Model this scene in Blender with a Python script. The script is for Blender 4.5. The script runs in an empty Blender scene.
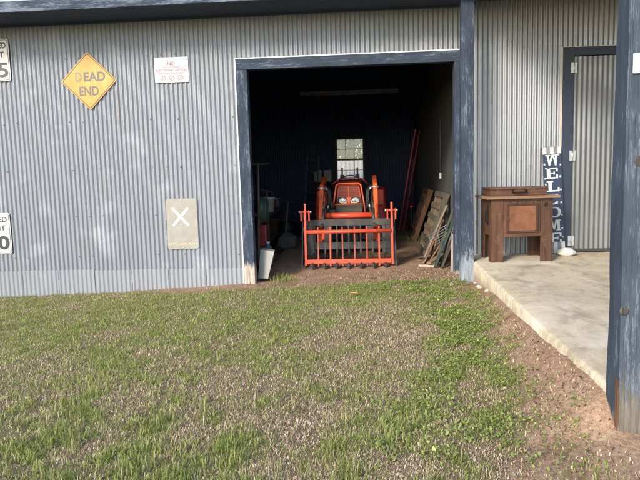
import bpy, bmesh, math, random
import numpy as np
from mathutils import Vector, Matrix, noise as mnoise

R = math.radians
random.seed(7)
rng = np.random.default_rng(11)
sc = bpy.context.scene
COL = sc.collection

# ------------------------------------------------------------------ node helper
class G:
    """small wrapper that builds one procedural material"""
    def __init__(s, name):
        s.m = bpy.data.materials.new(name); s.m.use_nodes = True
        s.nt = s.m.node_tree; s.N = s.nt.nodes; s.L = s.nt.links
        s.b = s.N['Principled BSDF']; s.out = s.N['Material Output']
        s._o = None
    def put(s, sock, v):
        if isinstance(v, bpy.types.NodeSocket): s.L.new(v, sock)
        elif isinstance(v, (tuple, list)) and len(v) == 3 and sock.type == 'RGBA': sock.default_value = (*v, 1)
        else: sock.default_value = v
    def obj(s):
        if s._o is None: s._o = s.N.new('ShaderNodeTexCoord')
        return s._o.outputs['Object']
    def pos(s):
        return s.N.new('ShaderNodeNewGeometry').outputs['Position']
    def mapping(s, vec, scale=(1, 1, 1), loc=(0, 0, 0), rot=(0, 0, 0)):
        n = s.N.new('ShaderNodeMapping'); s.put(n.inputs['Vector'], vec)
        n.inputs['Scale'].default_value = scale; n.inputs['Location'].default_value = loc
        n.inputs['Rotation'].default_value = rot
        return n.outputs[0]
    def noise(s, vec, scale=5, detail=4, rough=.55, dist=0):
        n = s.N.new('ShaderNodeTexNoise'); s.put(n.inputs['Vector'], vec)
        n.inputs['Scale'].default_value = scale; n.inputs['Detail'].default_value = detail
        n.inputs['Roughness'].default_value = rough; n.inputs['Distortion'].default_value = dist
        return n.outputs[0]
    def white(s, w):
        n = s.N.new('ShaderNodeTexWhiteNoise'); n.noise_dimensions = '1D'; s.put(n.inputs['W'], w)
        return n.outputs['Value']
    def mr(s, v, a, b, c=0., d=1.):
        n = s.N.new('ShaderNodeMapRange'); s.put(n.inputs[0], v)
        for i, x in enumerate((a, b, c, d)): n.inputs[i + 1].default_value = x
        return n.outputs[0]
    def math(s, op, a, b=0.):
        n = s.N.new('ShaderNodeMath'); n.operation = op; s.put(n.inputs[0], a); s.put(n.inputs[1], b)
        return n.outputs[0]
    def mix(s, f, a, b, mode='MIX'):
        n = s.N.new('ShaderNodeMix'); n.data_type = 'RGBA'; n.blend_type = mode
        s.put(n.inputs[0], f); s.put(n.inputs[6], a); s.put(n.inputs[7], b)
        return n.outputs[2]
    def sep(s, v):
        n = s.N.new('ShaderNodeSeparateXYZ'); s.put(n.inputs[0], v); return n.outputs
    def attr(s, name):
        n = s.N.new('ShaderNodeAttribute'); n.attribute_name = name; return n.outputs
    def bump(s, h, strength=.3, dist=.01):
        n = s.N.new('ShaderNodeBump'); s.put(n.inputs['Height'], h)
        n.inputs['Strength'].default_value = strength; n.inputs['Distance'].default_value = dist
        s.L.new(n.outputs[0], s.b.inputs['Normal'])
    def set(s, color=None, rough=None, metal=None, spec=None):
        if color is not None: s.put(s.b.inputs['Base Color'], color)
        if rough is not None: s.put(s.b.inputs['Roughness'], rough)
        if metal is not None: s.put(s.b.inputs['Metallic'], metal)
        if spec is not None: s.put(s.b.inputs['Specular IOR Level'], spec)
        return s.m

def plain(name, col, rough=.6, metal=0., var=.18, scale=9., bump=.0, dirt=None, dirt_amt=.35):
    """one colour with worn patches and uneven gloss"""
    g = G(name)
    n = g.noise(g.obj(), scale, 5, .6)
    dark = tuple(c * (1 - var) for c in col); lite = tuple(min(1, c * (1 + var)) for c in col)
    c = g.mix(g.mr(n, .3, .7), dark, lite)
    if dirt:
        n2 = g.noise(g.mapping(g.obj(), (1, 1, .6), (3, 5, 1)), scale * .6, 6, .7)
        c = g.mix(g.mr(n2, .5, .68, 0, dirt_amt), c, dirt)
    g.set(c, g.mr(n, .3, .7, max(.05, rough - .1), min(1, rough + .12)), metal)
    if bump: g.bump(g.noise(g.obj(), scale * 6, 4, .6), bump, .004)
    return g.m

def galvanised(name, base, white, rough=.42, metal=.65, sheet=.61, dapple=.5, streak=.25):
    g = G(name); o = g.obj(); x, y, z = g.sep(o)
    per = g.white(g.math('FLOOR', g.math('DIVIDE', g.math('ADD', x, .03), sheet)))
    c = g.mix(g.mr(per, 0, 1, 0, .35), base, tuple(k * .78 for k in base))
    # dappled sunlight painted into the colour as roundish pale patches
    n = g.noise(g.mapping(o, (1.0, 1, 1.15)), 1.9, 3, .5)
    c = g.mix(g.mr(n, .56, .74, 0, dapple), c, white)
    sp = g.noise(o, 60, 3, .6)
    c = g.mix(g.mr(sp, .4, .7, 0, .25), c, tuple(k * .7 for k in base))
    st = g.noise(g.mapping(o, (26, 26, .35)), 1.0, 4, .6)
    c = g.mix(g.mr(st, .52, .75, 0, streak), c, (.16, .15, .15))
    ru = g.noise(g.mapping(o, (5, 5, .8), (7, 0, 2)), 1.3, 6, .7)
    c = g.mix(g.mr(ru, .64, .78, 0, .35), c, (.22, .13, .08))
    rz = g.noise(g.mapping(o, (15, 15, .55), (1, 0, 9)), 1., 3, .5)
    c = g.mix(g.mr(rz, .66, .74, 0, .4), c, (.20, .12, .075))
    g.set(c, g.mr(n, .3, .75, rough - .06, rough + .2), metal)
    g.bump(g.noise(o, 9, 3, .5), .12, .006)
    return g.m

def painted_timber(name, base, worn, axis='z', wear=.5, raw=None, raw_z=None, raw_fade=.5, off=(0, 0, 0)):
    """brushed paint over rough sawn wood; it flakes along the grain, and to bare wood near the ground"""
    g = G(name); p = g.pos()
    def along(a, b): q = [a] * 3; q['xyz'.index(axis)] = b; return tuple(q)
    grain = g.noise(g.mapping(p, along(55, 2.6), off), 1, 7, .7, .4)
    patch = g.noise(g.mapping(p, along(9, 2.2), off), 1, 6, .7)
    flake = g.noise(g.mapping(p, along(120, 16), off), 1, 4, .7, .5)
    f = g.math('ADD', g.math('ADD', g.math('MULTIPLY', grain, .35), g.math('MULTIPLY', patch, .35)), g.math('MULTIPLY', flake, .30))
    tone = g.mix(g.mr(patch, .3, .7), tuple(k * .72 for k in base), tuple(k * 1.35 for k in base))
    w = g.mr(f, .60 - .16 * wear, .645 - .14 * wear)
    c = g.mix(g.math('MULTIPLY', w, .8), tone, worn)
    ck = g.noise(g.mapping(p, along(150, 3.5), off), 1, 3, .6)
    c = g.mix(g.mr(ck, .30, .42, .7, 0), c, tuple(k * .3 for k in base))
    if raw:
        z = g.sep(p)[2]
        zz = g.math('ADD', z, g.math('MULTIPLY', g.math('SUBTRACT', f, .5), raw_fade * 5.5))
        rf = g.mr(zz, raw_z - raw_fade * .18, raw_z + raw_fade * .18, 1, 0)
        rawc = g.mix(g.mr(grain, .38, .62), tuple(k * .45 for k in raw), raw)
        rawc = g.mix(g.mr(ck, .32, .44, .6, 0), rawc, tuple(k * .2 for k in raw))
        c = g.mix(rf, c, rawc)
    g.set(c, .74, 0, .25)
    g.bump(g.math('ADD', grain, g.math('MULTIPLY', ck, .6)), .6, .008)
    return g.m

def wood(name, base, dark, axis='x', rough=.6, scale=1., board=None, worn=None):
    g = G(name); o = g.obj()
    s = [22 * scale] * 3; s['xyz'.index(axis)] = 1.4 * scale
    n = g.noise(g.mapping(o, s), 1, 6, .65, .6)
    c = g.mix(g.mr(n, .32, .66), dark, base)
    if board:
        q = g.sep(o)[board[0]]
        per = g.white(g.math('FLOOR', g.math('DIVIDE', q, board[1])))
        c = g.mix(g.mr(per, 0, 1, 0, .45), c, dark)
    if worn:
        w = g.noise(o, 6, 5, .7)
        c = g.mix(g.mr(w, .55, .7, 0, .5), c, worn)
    g.set(c, rough, 0, .35); g.bump(n, .4, .004)
    return g.m

# ------------------------------------------------------------------ mesh builder
class MB:
    """collects shapes given in world coordinates, linked as ONE mesh object local to its thing"""
    def __init__(s): s.bm = bmesh.new(); s.mi = 0
    def _mark(s, before):
        for f in s.bm.faces:
            if f.index == -1 or f not in before: f.material_index = s.mi
    def _new(s, verts, faces, smooth=False):
        vs = [s.bm.verts.new(v) for v in verts]; out = []
        for f in faces:
            try:
                fc = s.bm.faces.new([vs[i] for i in f]); fc.material_index = s.mi; fc.smooth = smooth; out.append(fc)
            except ValueError: pass
        return vs, out
    def box(s, c, d, rot=None, bev=0., taper=None):
        hx, hy, hz = d[0] / 2, d[1] / 2, d[2] / 2
        P = [Vector((x * hx, y * hy, z * hz)) for z in (-1, 1) for y in (-1, 1) for x in (-1, 1)]
        if taper:
            for p in P[4:]: p.x *= taper[0]; p.y *= taper[1]
        if rot is not None:
            M = rot if isinstance(rot, Matrix) else Matrix.Rotation(rot[2], 3, 'Z') @ Matrix.Rotation(rot[1], 3, 'Y') @ Matrix.Rotation(rot[0], 3, 'X')
            P = [M @ p for p in P]
        P = [p + Vector(c) for p in P]
        vs, fs = s._new(P, [(0, 2, 3, 1), (4, 5, 7, 6), (0, 1, 5, 4), (2, 6, 7, 3), (0, 4, 6, 2), (1, 3, 7, 5)])
        if bev:
            es = list({e for f in fs for e in f.edges})
            r = bmesh.ops.bevel(s.bm, geom=es, offset=bev, segments=2, affect='EDGES', profile=.6)
            for f in r['faces']: f.material_index = s.mi
        return s
    def span(s, a, b, bev=0.):
        """box from corner a to corner b"""
        return s.box([(a[i] + b[i]) / 2 for i in range(3)], [abs(b[i] - a[i]) for i in range(3)], None, bev)
    def bar(s, a, b, w, h, up=(0, 0, 1), bev=0.):
        a, b = Vector(a), Vector(b); d = b - a; y = d.normalized()
        x = y.cross(Vector(up)).normalized(); z = x.cross(y)
        M = Matrix((x, y, z)).transposed()
        return s.box((a + b) / 2, (w, d.length, h), M, bev)
    def tube(s, pts, r, seg=10, cap=True):
        pts = [Vector(p) for p in pts]; n = len(pts); rr = r if isinstance(r, (list, tuple)) else [r] * n
        rings = []; ref = None
        for i, p in enumerate(pts):
            t = (pts[min(i + 1, n - 1)] - pts[max(i - 1, 0)]).normalized()
            if ref is None: ref = t.orthogonal().normalized()
            ref = (ref - t * ref.dot(t)).normalized(); bi = t.cross(ref)
            rings.append([s.bm.verts.new(p + (ref * math.cos(2 * math.pi * k / seg) + bi * math.sin(2 * math.pi * k / seg)) * rr[i]) for k in range(seg)])
        for i in range(n - 1):
            for k in range(seg):
                f = s.bm.faces.new((rings[i][k], rings[i][(k + 1) % seg], rings[i + 1][(k + 1) % seg], rings[i + 1][k]))
                f.smooth = True; f.material_index = s.mi
        if cap:
            for q in (rings[0][::-1], rings[-1]):
                f = s.bm.faces.new(q); f.material_index = s.mi
        return s
    def lathe(s, prof, c, axis=(0, 0, 1), seg=24, smooth=True):
        """prof: (radius, height) pairs turned about axis through c"""
        ax = Vector(axis).normalized(); u = ax.orthogonal().normalized(); v = ax.cross(u); c = Vector(c)
        rings = [[s.bm.verts.new(c + ax * h + (u * math.cos(2 * math.pi * k / seg) + v * math.sin(2 * math.pi * k / seg)) * max(r, 1e-4)) for k in range(seg)] for r, h in prof]
        for i in range(len(rings) - 1):
            for k in range(seg):
                f = s.bm.faces.new((rings[i][k], rings[i][(k + 1) % seg], rings[i + 1][(k + 1) % seg], rings[i + 1][k]))
                f.smooth = smooth; f.material_index = s.mi
        return s
    def prism(s, poly, vec, smooth=False):
        """polygon of 3D points pushed along vec"""
        n = len(poly); v = Vector(vec); A = [Vector(p) for p in poly]
        s._new(A + [p + v for p in A], [tuple(range(n))[::-1], tuple(range(n, 2 * n))] + [(i, (i + 1) % n, n + (i + 1) % n, n + i) for i in range(n)], smooth)
        return s
    def loft(s, rings, smooth=True, caps=True):
        V = [[s.bm.verts.new(p) for p in r] for r in rings]; n = len(V[0])
        for i in range(len(V) - 1):
            for k in range(n):
                f = s.bm.faces.new((V[i][k], V[i][(k + 1) % n], V[i + 1][(k + 1) % n], V[i + 1][k])); f.smooth = smooth; f.material_index = s.mi
        if caps:
            for q in (V[0][::-1], V[-1]): f = s.bm.faces.new(q); f.material_index = s.mi
        return s
    def corr(s, x0, x1, z0, z1, y=0., pitch=.0678, amp=.0085, per=8, dz=.3, zb=None, seam=.61, wob=.006, axis='x'):
        """sheet of corrugated iron; the phase is shared so that sheets run on"""
        step = pitch / per; k0 = math.ceil(x0 / step); k1 = math.floor(x1 / step)
        xs = [x0] + [k * step for k in range(k0, k1 + 1) if x0 + 1e-4 < k * step < x1 - 1e-4] + [x1]
        nz = max(1, int(round((z1 - z0) / dz))); grid = []
        for x in xs:
            bot = zb(x) if zb else z0; colv = []
            for j in range(nz + 1):
                z = bot + (z1 - bot) * j / nz
                sh = math.floor((x + .03) / seam)
                oy = .0024 * (1 if sh % 2 else -1) + wob * mnoise.noise(Vector((x * 1.7, z * 1.3, y * 3 + 5)))
                yy = y + oy - amp * math.cos(2 * math.pi * x / pitch)
                colv.append(s.bm.verts.new((x, yy, z) if axis == 'x' else (yy, x, z)))
            grid.append(colv)
        for i in range(len(grid) - 1):
            for j in range(nz):
                f = s.bm.faces.new((grid[i][j], grid[i + 1][j], grid[i + 1][j + 1], grid[i][j + 1])); f.smooth = True; f.material_index = s.mi
        return s
    def link(s, name, mat, parent=None, recalc=True):
        if recalc: bmesh.ops.recalc_face_normals(s.bm, faces=s.bm.faces)
        off = Vector((0, 0, 0)); p = parent
        while p is not None: off += p.location; p = p.parent
        if parent is not None: bmesh.ops.translate(s.bm, verts=s.bm.verts, vec=-off)
        me = bpy.data.meshes.new(name); s.bm.to_mesh(me); s.bm.free()
        for m in (mat if isinstance(mat, (list, tuple)) else [mat]): me.materials.append(m)
        o = bpy.data.objects.new(name, me); COL.objects.link(o)
        if parent is not None: o.parent = parent
        return o

def tag(o, label=None, cat=None, group=None, kind=None):
    if label: o['label'] = label
    if cat: o['category'] = cat
    if group: o['group'] = group
    if kind: o['kind'] = kind
    return o
def thing(name, loc, label, cat, group=None, rz=0.):
    o = bpy.data.objects.new(name, None); COL.objects.link(o); o.location = loc; o.rotation_euler.z = rz
    o.empty_display_size = .1
    return tag(o, label, cat, group)
def copy_tree(o, parent=None):
    c = o.copy(); COL.objects.link(c)
    if parent is not None: c.parent = parent
    for ch in o.children: copy_tree(ch, c)
    return c
def text_into(mb, body, cx, cz, w, h, y, bold=.0, depth=.0016):
    """letters fitted into a w x h box on a board that faces -y"""
    cu = bpy.data.curves.new('letters', 'FONT'); cu.body = body; cu.align_x = 'CENTER'; cu.offset = bold
    cu.resolution_u = 4
    t = bpy.data.objects.new('letters', cu); COL.objects.link(t)
    bpy.context.view_layer.update()
    me = bpy.data.meshes.new_from_object(t.evaluated_get(bpy.context.evaluated_depsgraph_get()))
    bpy.data.objects.remove(t)
    vs = [v.co.copy() for v in me.vertices]
    x0, x1 = min(v.x for v in vs), max(v.x for v in vs); y0, y1 = min(v.y for v in vs), max(v.y for v in vs)
    P = [(cx + ((v.x - x0) / (x1 - x0) - .5) * w, y, cz + ((v.y - y0) / (y1 - y0) - .5) * h) for v in vs]
    nv = [mb.bm.verts.new(p) for p in P]
    for p in me.polygons:
        f = mb.bm.faces.new([nv[i] for i in p.vertices]); f.material_index = mb.mi
        f.normal_update()
        if f.normal.y > 0: f.normal_flip()
    bpy.data.meshes.remove(me)
def rounded(cx, cz, w, h, r, y, n=5):
    P = []
    for sx, sz, a0 in ((1, 1, 0), (-1, 1, 90), (-1, -1, 180), (1, -1, 270)):
        for k in range(n + 1):
            a = R(a0 + 90 * k / n); P.append((cx + sx * (w / 2 - r) + r * math.cos(a), y, cz + sz * (h / 2 - r) + r * math.sin(a)))
    return P
def frame_poly(mb, outer, inner, dy):
    """flat raised band between two outlines with as many points"""
    n = len(outer); A = [Vector(p) for p in outer]; B = [Vector(p) for p in inner]; d = Vector((0, dy, 0))
    V = A + B + [p + d for p in A] + [p + d for p in B]
    F = []
    for i in range(n):
        j = (i + 1) % n
        F += [(i, j, n + j, n + i), (2 * n + i, 3 * n + i, 3 * n + j, 2 * n + j), (i, 2 * n + i, 2 * n + j, j), (n + i, n + j, 3 * n + j, 3 * n + i)]
    mb._new(V, F)

# ------------------------------------------------------------------ camera
F_PX = 600.
yaw, pitch, roll = R(4.1), R(6.47), R(1.58)
fwd = Vector((-math.sin(yaw) * math.cos(pitch), math.cos(yaw) * math.cos(pitch), -math.sin(pitch)))
r0 = Vector((math.cos(yaw), math.sin(yaw), 0)); u0 = r0.cross(fwd)
rt = r0 * math.cos(roll) - u0 * math.sin(roll); up = u0 * math.cos(roll) + r0 * math.sin(roll)
cam = bpy.data.cameras.new('camera'); co = bpy.data.objects.new('camera', cam); COL.objects.link(co)
cam.sensor_width = 36; cam.lens = F_PX / 640 * 36; cam.clip_end = 600; cam.clip_start = .05
M = Matrix((rt, up, -fwd)).transposed().to_4x4(); M.translation = Vector((0, -8.72, 1.59))
co.matrix_world = M
sc.camera = co

# ------------------------------------------------------------------ light
SUN_EL, SUN_AZ = R(27), R(33)          # sun behind the camera, to the left of the wall's normal
to_sun = Vector((-math.sin(SUN_AZ) * math.cos(SUN_EL), -math.cos(SUN_AZ) * math.cos(SUN_EL), math.sin(SUN_EL)))
sun = bpy.data.lights.new('sun', 'SUN'); so = bpy.data.objects.new('sun', sun); COL.objects.link(so)
sun.energy = 1.75; sun.angle = R(14); sun.color = (1., .9, .76)
so.rotation_euler = to_sun.to_track_quat('Z', 'Y').to_euler(); so.location = (-6, -12, 8)
w = bpy.data.worlds.new('World'); sc.world = w; w.use_nodes = True
wn = w.node_tree.nodes; bg = wn['Background']
sky = wn.new('ShaderNodeTexSky'); sky.sky_type = 'NISHITA'; sky.sun_disc = False
sky.sun_elevation = SUN_EL; sky.sun_rotation = math.atan2(to_sun.x, to_sun.y); sky.air_density = 1.; sky.dust_density = .8
sky.ozone_density = 1.5
w.node_tree.links.new(sky.outputs[0], bg.inputs[0]); bg.inputs[1].default_value = .15
sc.view_settings.view_transform = 'Standard'; sc.view_settings.look = 'None'
sc.view_settings.gamma = 1.; sc.view_settings.use_curve_mapping = False
sc.view_settings.exposure = 1.6
sc.render.engine = 'CYCLES'
sc.cycles.max_bounces = 8; sc.cycles.diffuse_bounces = 4; sc.cycles.use_denoising = True

# ------------------------------------------------------------------ terrain
_T = rng.random((256, 256))
def vn(x, y, scale, seed=0):
    x = np.asarray(x, float) * scale + seed * 17.31; y = np.asarray(y, float) * scale + seed * 9.77
    xi = np.floor(x).astype(int); yi = np.floor(y).astype(int); fx = x - xi; fy = y - yi
    fx = fx * fx * (3 - 2 * fx); fy = fy * fy * (3 - 2 * fy)
    g = lambda a, b: _T[a % 256, b % 256]
    return (g(xi, yi) * (1 - fx) + g(xi + 1, yi) * fx) * (1 - fy) + (g(xi, yi + 1) * (1 - fx) + g(xi + 1, yi + 1) * fx) * fy
def fbm(x, y, s, seed=0, o=4):
    t = 0; a = .5; n = 0
    for i in range(o): t = t + a * vn(x, y, s * 2 ** i, seed + i * 3); n += a; a *= .55
    return t / n
def sst(a, b, x):
    t = np.clip((np.asarray(x, float) - a) / (b - a), 0, 1); return t * t * (3 - 2 * t)
def slab_x(y):      # left edge of the concrete slab
    return np.interp(y, [-5.27, -3.968, -.614, .154], [1.392, 1.392, 1.487, 1.6])
def ground_z(x, y):
    x = np.asarray(x, float); y = np.asarray(y, float)
    z = np.interp(x, [-14, -5.6, -3.7, -1.76, 0, 1.4, 4, 12], [-.35, -.195, -.14, -.035, -.005, .05, .1, .1])
    inside = sst(-.1, .7, y) * sst(-1.7, -1.5, x) * (1 - sst(1.45, 1.6, x))
    z = z + inside * (.05 - z) * sst(0, 2.5, y) + inside * .02
    d = slab_x(y) - x
    bank = np.interp(y, [-7, -5.8, -5.46, -5.28, -4.6, -2.2, -1.1, -.6], [0, .0, .05, .23, .22, .15, .06, .015])
    near = (d > -1.5) & (y < .1)
    z = z + np.where(near, bank * np.exp(-np.where(d < 0, np.abs(d) * .8, d) ** 1.4 / .13), 0)
    fall = 1 - sst(8.5, 14, y)
    z = z * fall
    amp = np.where(np.abs(x) < 14, 1, .0) * np.where(np.abs(y + 2) < 16, 1, 0)
    z = z + amp * ((fbm(x, y, 1.1, 2) - .5) * .05 + (fbm(x, y, 6, 5) - .5) * .022)
    return z
def cover(x, y):
    """0 bare earth .. 1 full cover, and how green that cover is"""
    x = np.asarray(x, float); y = np.asarray(y, float)
    n1 = fbm(x, y, .9, 11); n2 = fbm(x, y, 3.2, 21); n3 = fbm(x, y, 8, 31)
    m = .5 * n1 + .3 * n2 + .2 * n3
    wall_strip = sst(-.62, -.12, y + (n2 - .5) * .7) * sst(-4.2, -2.6, x)
    thresh = sst(-.42, -.12, y + (n2 - .5) * .35) * (.15 + .85 * sst(-4.6, -2.4, x + (n2 - .5) * 2))
    d = slab_x(y) - x
    edge = 1 - sst(.12, .62, d + (n2 - .5) * .75 + np.interp(y, [-6, -5, -2, -.5], [-.28, -.1, .1, .18]))
    corner = sst(.35, 1.0, x + (n2 - .5) * .9) * sst(-5.0, -5.7, y + (n2 - .5) * .5)
    bare = np.clip(np.maximum.reduce([wall_strip, thresh, edge, corner * .8]), 0, 1)
    cov = np.clip((1 - bare) * (.55 + .9 * (m - .25)), 0, 1)
    band = sst(-3.3, -1.9, y + (n1 - .5)) * (1 - .45 * sst(-1.5, 1.5, x))
    left = (1 - sst(-1.6, .3, x + (n1 - .5) * 1.6)) * .62
    green = np.clip(.40 + .5 * band + left * .5 + (n2 - .5) * 2.6 + (n1 - .5) * 1.6 + (n3 - .5) * .8, .02, 1)
    return cov, green

xs = np.concatenate([[-300, -120, -60, -34, -22, -16, -12, -10, -8.5], np.arange(-7.4, 3.2, .055), [4, 5.5, 8, 12, 20, 40, 120, 300]])
ys = np.concatenate([[-300, -120, -60, -34, -20, -14, -11, -9.5, -8.5], np.arange(-7.6, 1.6, .055), np.arange(1.8, 9.5, .4), [10, 12, 15, 20, 30, 60, 120, 300]])
X, Yg = np.meshgrid(xs, ys); Zg = ground_z(X, Yg)
me = bpy.data.meshes.new('ground'); nx, ny = len(xs), len(ys)
idx = np.arange(nx * ny).reshape(ny, nx)
me.vertices.add(nx * ny); me.vertices.foreach_set('co', np.stack([X, Yg, Zg], -1).astype(np.float32).ravel())
quads = np.stack([idx[:-1, :-1], idx[:-1, 1:], idx[1:, 1:], idx[1:, :-1]], -1).reshape(-1, 4)
me.loops.add(quads.size); me.loops.foreach_set('vertex_index', quads.ravel().astype(np.int32))
me.polygons.add(len(quads)); me.polygons.foreach_set('loop_start', (np.arange(len(quads)) * 4).astype(np.int32))
me.polygons.foreach_set('use_smooth', np.ones(len(quads), bool))
me.update(calc_edges=True)
cv, gr = cover(X, Yg)
far = (X < -7) | (Yg < -7.4) | (X > 3)
cv = np.where(far & (Yg < 0), .8, cv); gr = np.where(far & (Yg < 0), .6, gr)
a = me.attributes.new('cover', 'FLOAT', 'POINT'); a.data.foreach_set('value', cv.astype(np.float32).ravel())
a = me.attributes.new('green', 'FLOAT', 'POINT'); a.data.foreach_set('value', gr.astype(np.float32).ravel())
g = G('soil and litter'); p = g.pos()
n1 = g.noise(p, 5, 6, .65); n2 = g.noise(p, 38, 5, .7); n3 = g.noise(p, 140, 3, .6)
dirt = g.mix(g.mr(n1, .3, .7), (.30, .18, .11), (.47, .32, .215))
dirt = g.mix(g.mr(n2, .35, .62, .6, 0), dirt, (.09, .055, .038))
lit = g.mix(g.mr(n3, .35, .65), (.10, .07, .042), (.48, .36, .22))
lit = g.mix(g.mr(n2, .35, .7, .5, 0), lit, (.07, .05, .034))
lit = g.mix(g.math('MULTIPLY', g.attr('green')['Fac'], .5), lit, (.15, .165, .05))
g.set(g.mix(g.mr(g.math('ADD', g.attr('cover')['Fac'], g.math('MULTIPLY', g.math('SUBTRACT', n2, .5), .9)), .1, .45), dirt, lit), .95, 0, .15)
g.bump(g.math('ADD', n2, g.math('MULTIPLY', n3, .5)), .8, .02)
me.materials.append(g.m)
go = bpy.data.objects.new('ground', me); COL.objects.link(go)
tag(go, 'uneven reddish earth with dry litter in front of the barn', kind='structure')

# ------------------------------------------------------------------ grass
def leaf_material(name, trans=.25, rough=.6):
    g = G(name); c = g.attr('tint')['Color']
    g.set(c, rough, 0, .3)
    t = g.N.new('ShaderNodeBsdfTranslucent'); g.L.new(c, t.inputs[0])
    mx = g.N.new('ShaderNodeMixShader'); mx.inputs[0].default_value = trans
    g.L.new(g.b.outputs[0], mx.inputs[1]); g.L.new(t.outputs[0], mx.inputs[2]); g.L.new(mx.outputs[0], g.out.inputs[0])
    return g.m
def mesh_from(name, V, loops, starts, tint, mat):
    me = bpy.data.meshes.new(name)
    me.vertices.add(len(V)); me.vertices.foreach_set('co', V.astype(np.float32).ravel())
    me.loops.add(len(loops)); me.loops.foreach_set('vertex_index', loops.astype(np.int32))
    me.polygons.add(len(starts)); me.polygons.foreach_set('loop_start', starts.astype(np.int32))
    me.polygons.foreach_set('use_smooth', np.ones(len(starts), bool))
    me.update(calc_edges=True)
    a = me.color_attributes.new('tint', 'FLOAT_COLOR', 'POINT')
    a.data.foreach_set('color', np.concatenate([tint, np.ones((len(tint), 1))], 1).astype(np.float32).ravel())
    me.materials.append(mat)
    o = bpy.data.objects.new(name, me); COL.objects.link(o); return o
def blades(name, x, y, h, wd, lean, tint, mat, z0=0., twist=True):
    n = len(x); z = ground_z(x, y) + z0
    az = rng.random(n) * 2 * np.pi; dx, dy = np.cos(az), np.sin(az)
    wa = az + np.pi / 2 + rng.normal(0, .5, n); wx, wy = np.cos(wa) * wd / 2, np.sin(wa) * wd / 2
    mid = h * np.cos(lean * .5) * .55; mo = h * np.sin(lean * .5) * .55
    tz = mid + h * np.cos(lean * 1.35) * .45; to = mo + h * np.sin(lean * 1.35) * .45
    tz = np.maximum(tz, .004)
    V = np.empty((n, 5, 3))
    V[:, 0] = np.stack([x - wx, y - wy, z - .006], -1); V[:, 1] = np.stack([x + wx, y + wy, z - .006], -1)
    V[:, 2] = np.stack([x + dx * mo - wx * .85, y + dy * mo - wy * .85, z + mid], -1)
    V[:, 3] = np.stack([x + dx * mo + wx * .85, y + dy * mo + wy * .85, z + mid], -1)
    V[:, 4] = np.stack([x + dx * to, y + dy * to, z + tz], -1)
    b = (np.arange(n) * 5)[:, None]
    loops = np.concatenate([b + np.array([[0, 1, 3, 2]]), b + np.array([[2, 3, 4]])], 1).ravel()
    st = (np.arange(n) * 7)[:, None] + np.array([[0, 4]])
    T = np.repeat(tint[:, None, :], 5, 1).reshape(-1, 3)
    return mesh_from(name, V.reshape(-1, 3), loops, st.ravel(), T, mat)
def scatter(n, x0=-7., x1=2.2, y0=-7.4, y1=.6):
    """more where the camera stands close, thinning sideways"""
    y = y0 + (y1 - y0) * rng.random(n) ** 1.15
    half = 1.0 + .62 * (y + 8.72)
    x = -.45 + (rng.random(n) * 2 - 1) * half
    ok = (x > x0) & (x < x1) & (x < slab_x(y) - .015) & ~((y > -.02) & ((x < -1.62) | (x > 1.3)))
    ok &= ~((x > 1.37) & (y > -5.46))
    return x[ok], y[ok]
def pick(cols, n, wts=None):
    c = np.array(cols)[rng.choice(len(cols), n, p=wts)]
    return c * (1 + rng.normal(0, .16, (n, 1))).clip(.55, 1.5)
GREENS = [(.16, .205, .045), (.235, .275, .06), (.30, .325, .09), (.40, .385, .15)]
DRY = [(.50, .38, .25), (.40, .285, .19), (.56, .46, .32), (.28, .19, .13), (.46, .33, .26)]
DEAD = [(.60, .46, .29), (.50, .36, .23), (.68, .55, .36), (.28, .18, .12), (.58, .42, .30), (.11, .07, .05)]
mat_grass = leaf_material('grass blade', .3)
x, y = scatter(640000); cv, gr = cover(x, y)
clump = sst(.40, .62, fbm(x, y, 9, 41, 3))
keep = rng.random(len(x)) < np.clip(cv * 1.1, 0, 1) * (.20 + .80 * gr) * (.34 + .66 * clump)
x, y, cv, gr, clump = x[keep], y[keep], cv[keep], gr[keep], clump[keep]; n = len(x)
h = (.016 + .036 * rng.random(n) ** 1.7) * (.75 + .4 * clump) * (1 + .55 * (1 - sst(-4.8, -3.0, y)) * (1 - sst(-1.0, .8, x)))
tl = rng.random(n) < .05; h[tl] *= 1.7
isgreen = rng.random(n) < .62 + .4 * gr
tint = np.where(isgreen[:, None], pick(GREENS, n, [.25, .35, .27, .13]), pick(DRY, n))
lean = rng.normal(.72, .4, n).clip(.05, 1.5)
tag(blades('grass', x, y, h, (.0026 + .0028 * rng.random(n)), lean, tint, mat_grass),
    'patchy short green lawn grass in front of the barn', kind='stuff')
# dead blades lying flat
x, y = scatter(640000); cv, gr = cover(x, y)
keep = rng.random(len(x)) < np.clip(cv * 1.15 + .10, 0, 1) * (.95 - .72 * gr)
x, y = x[keep], y[keep]; n = len(x)
tag(blades('dead_grass', x, y, .008 + .026 * rng.random(n) ** 1.7, .0018 + .0032 * rng.random(n), rng.normal(1.47, .13, n).clip(1.0, 1.57), pick(DEAD, n), leaf_material('dead blade', .1, .8), .004),
    'dry tan thatch of dead grass lying between the green blades', kind='stuff')
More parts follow.
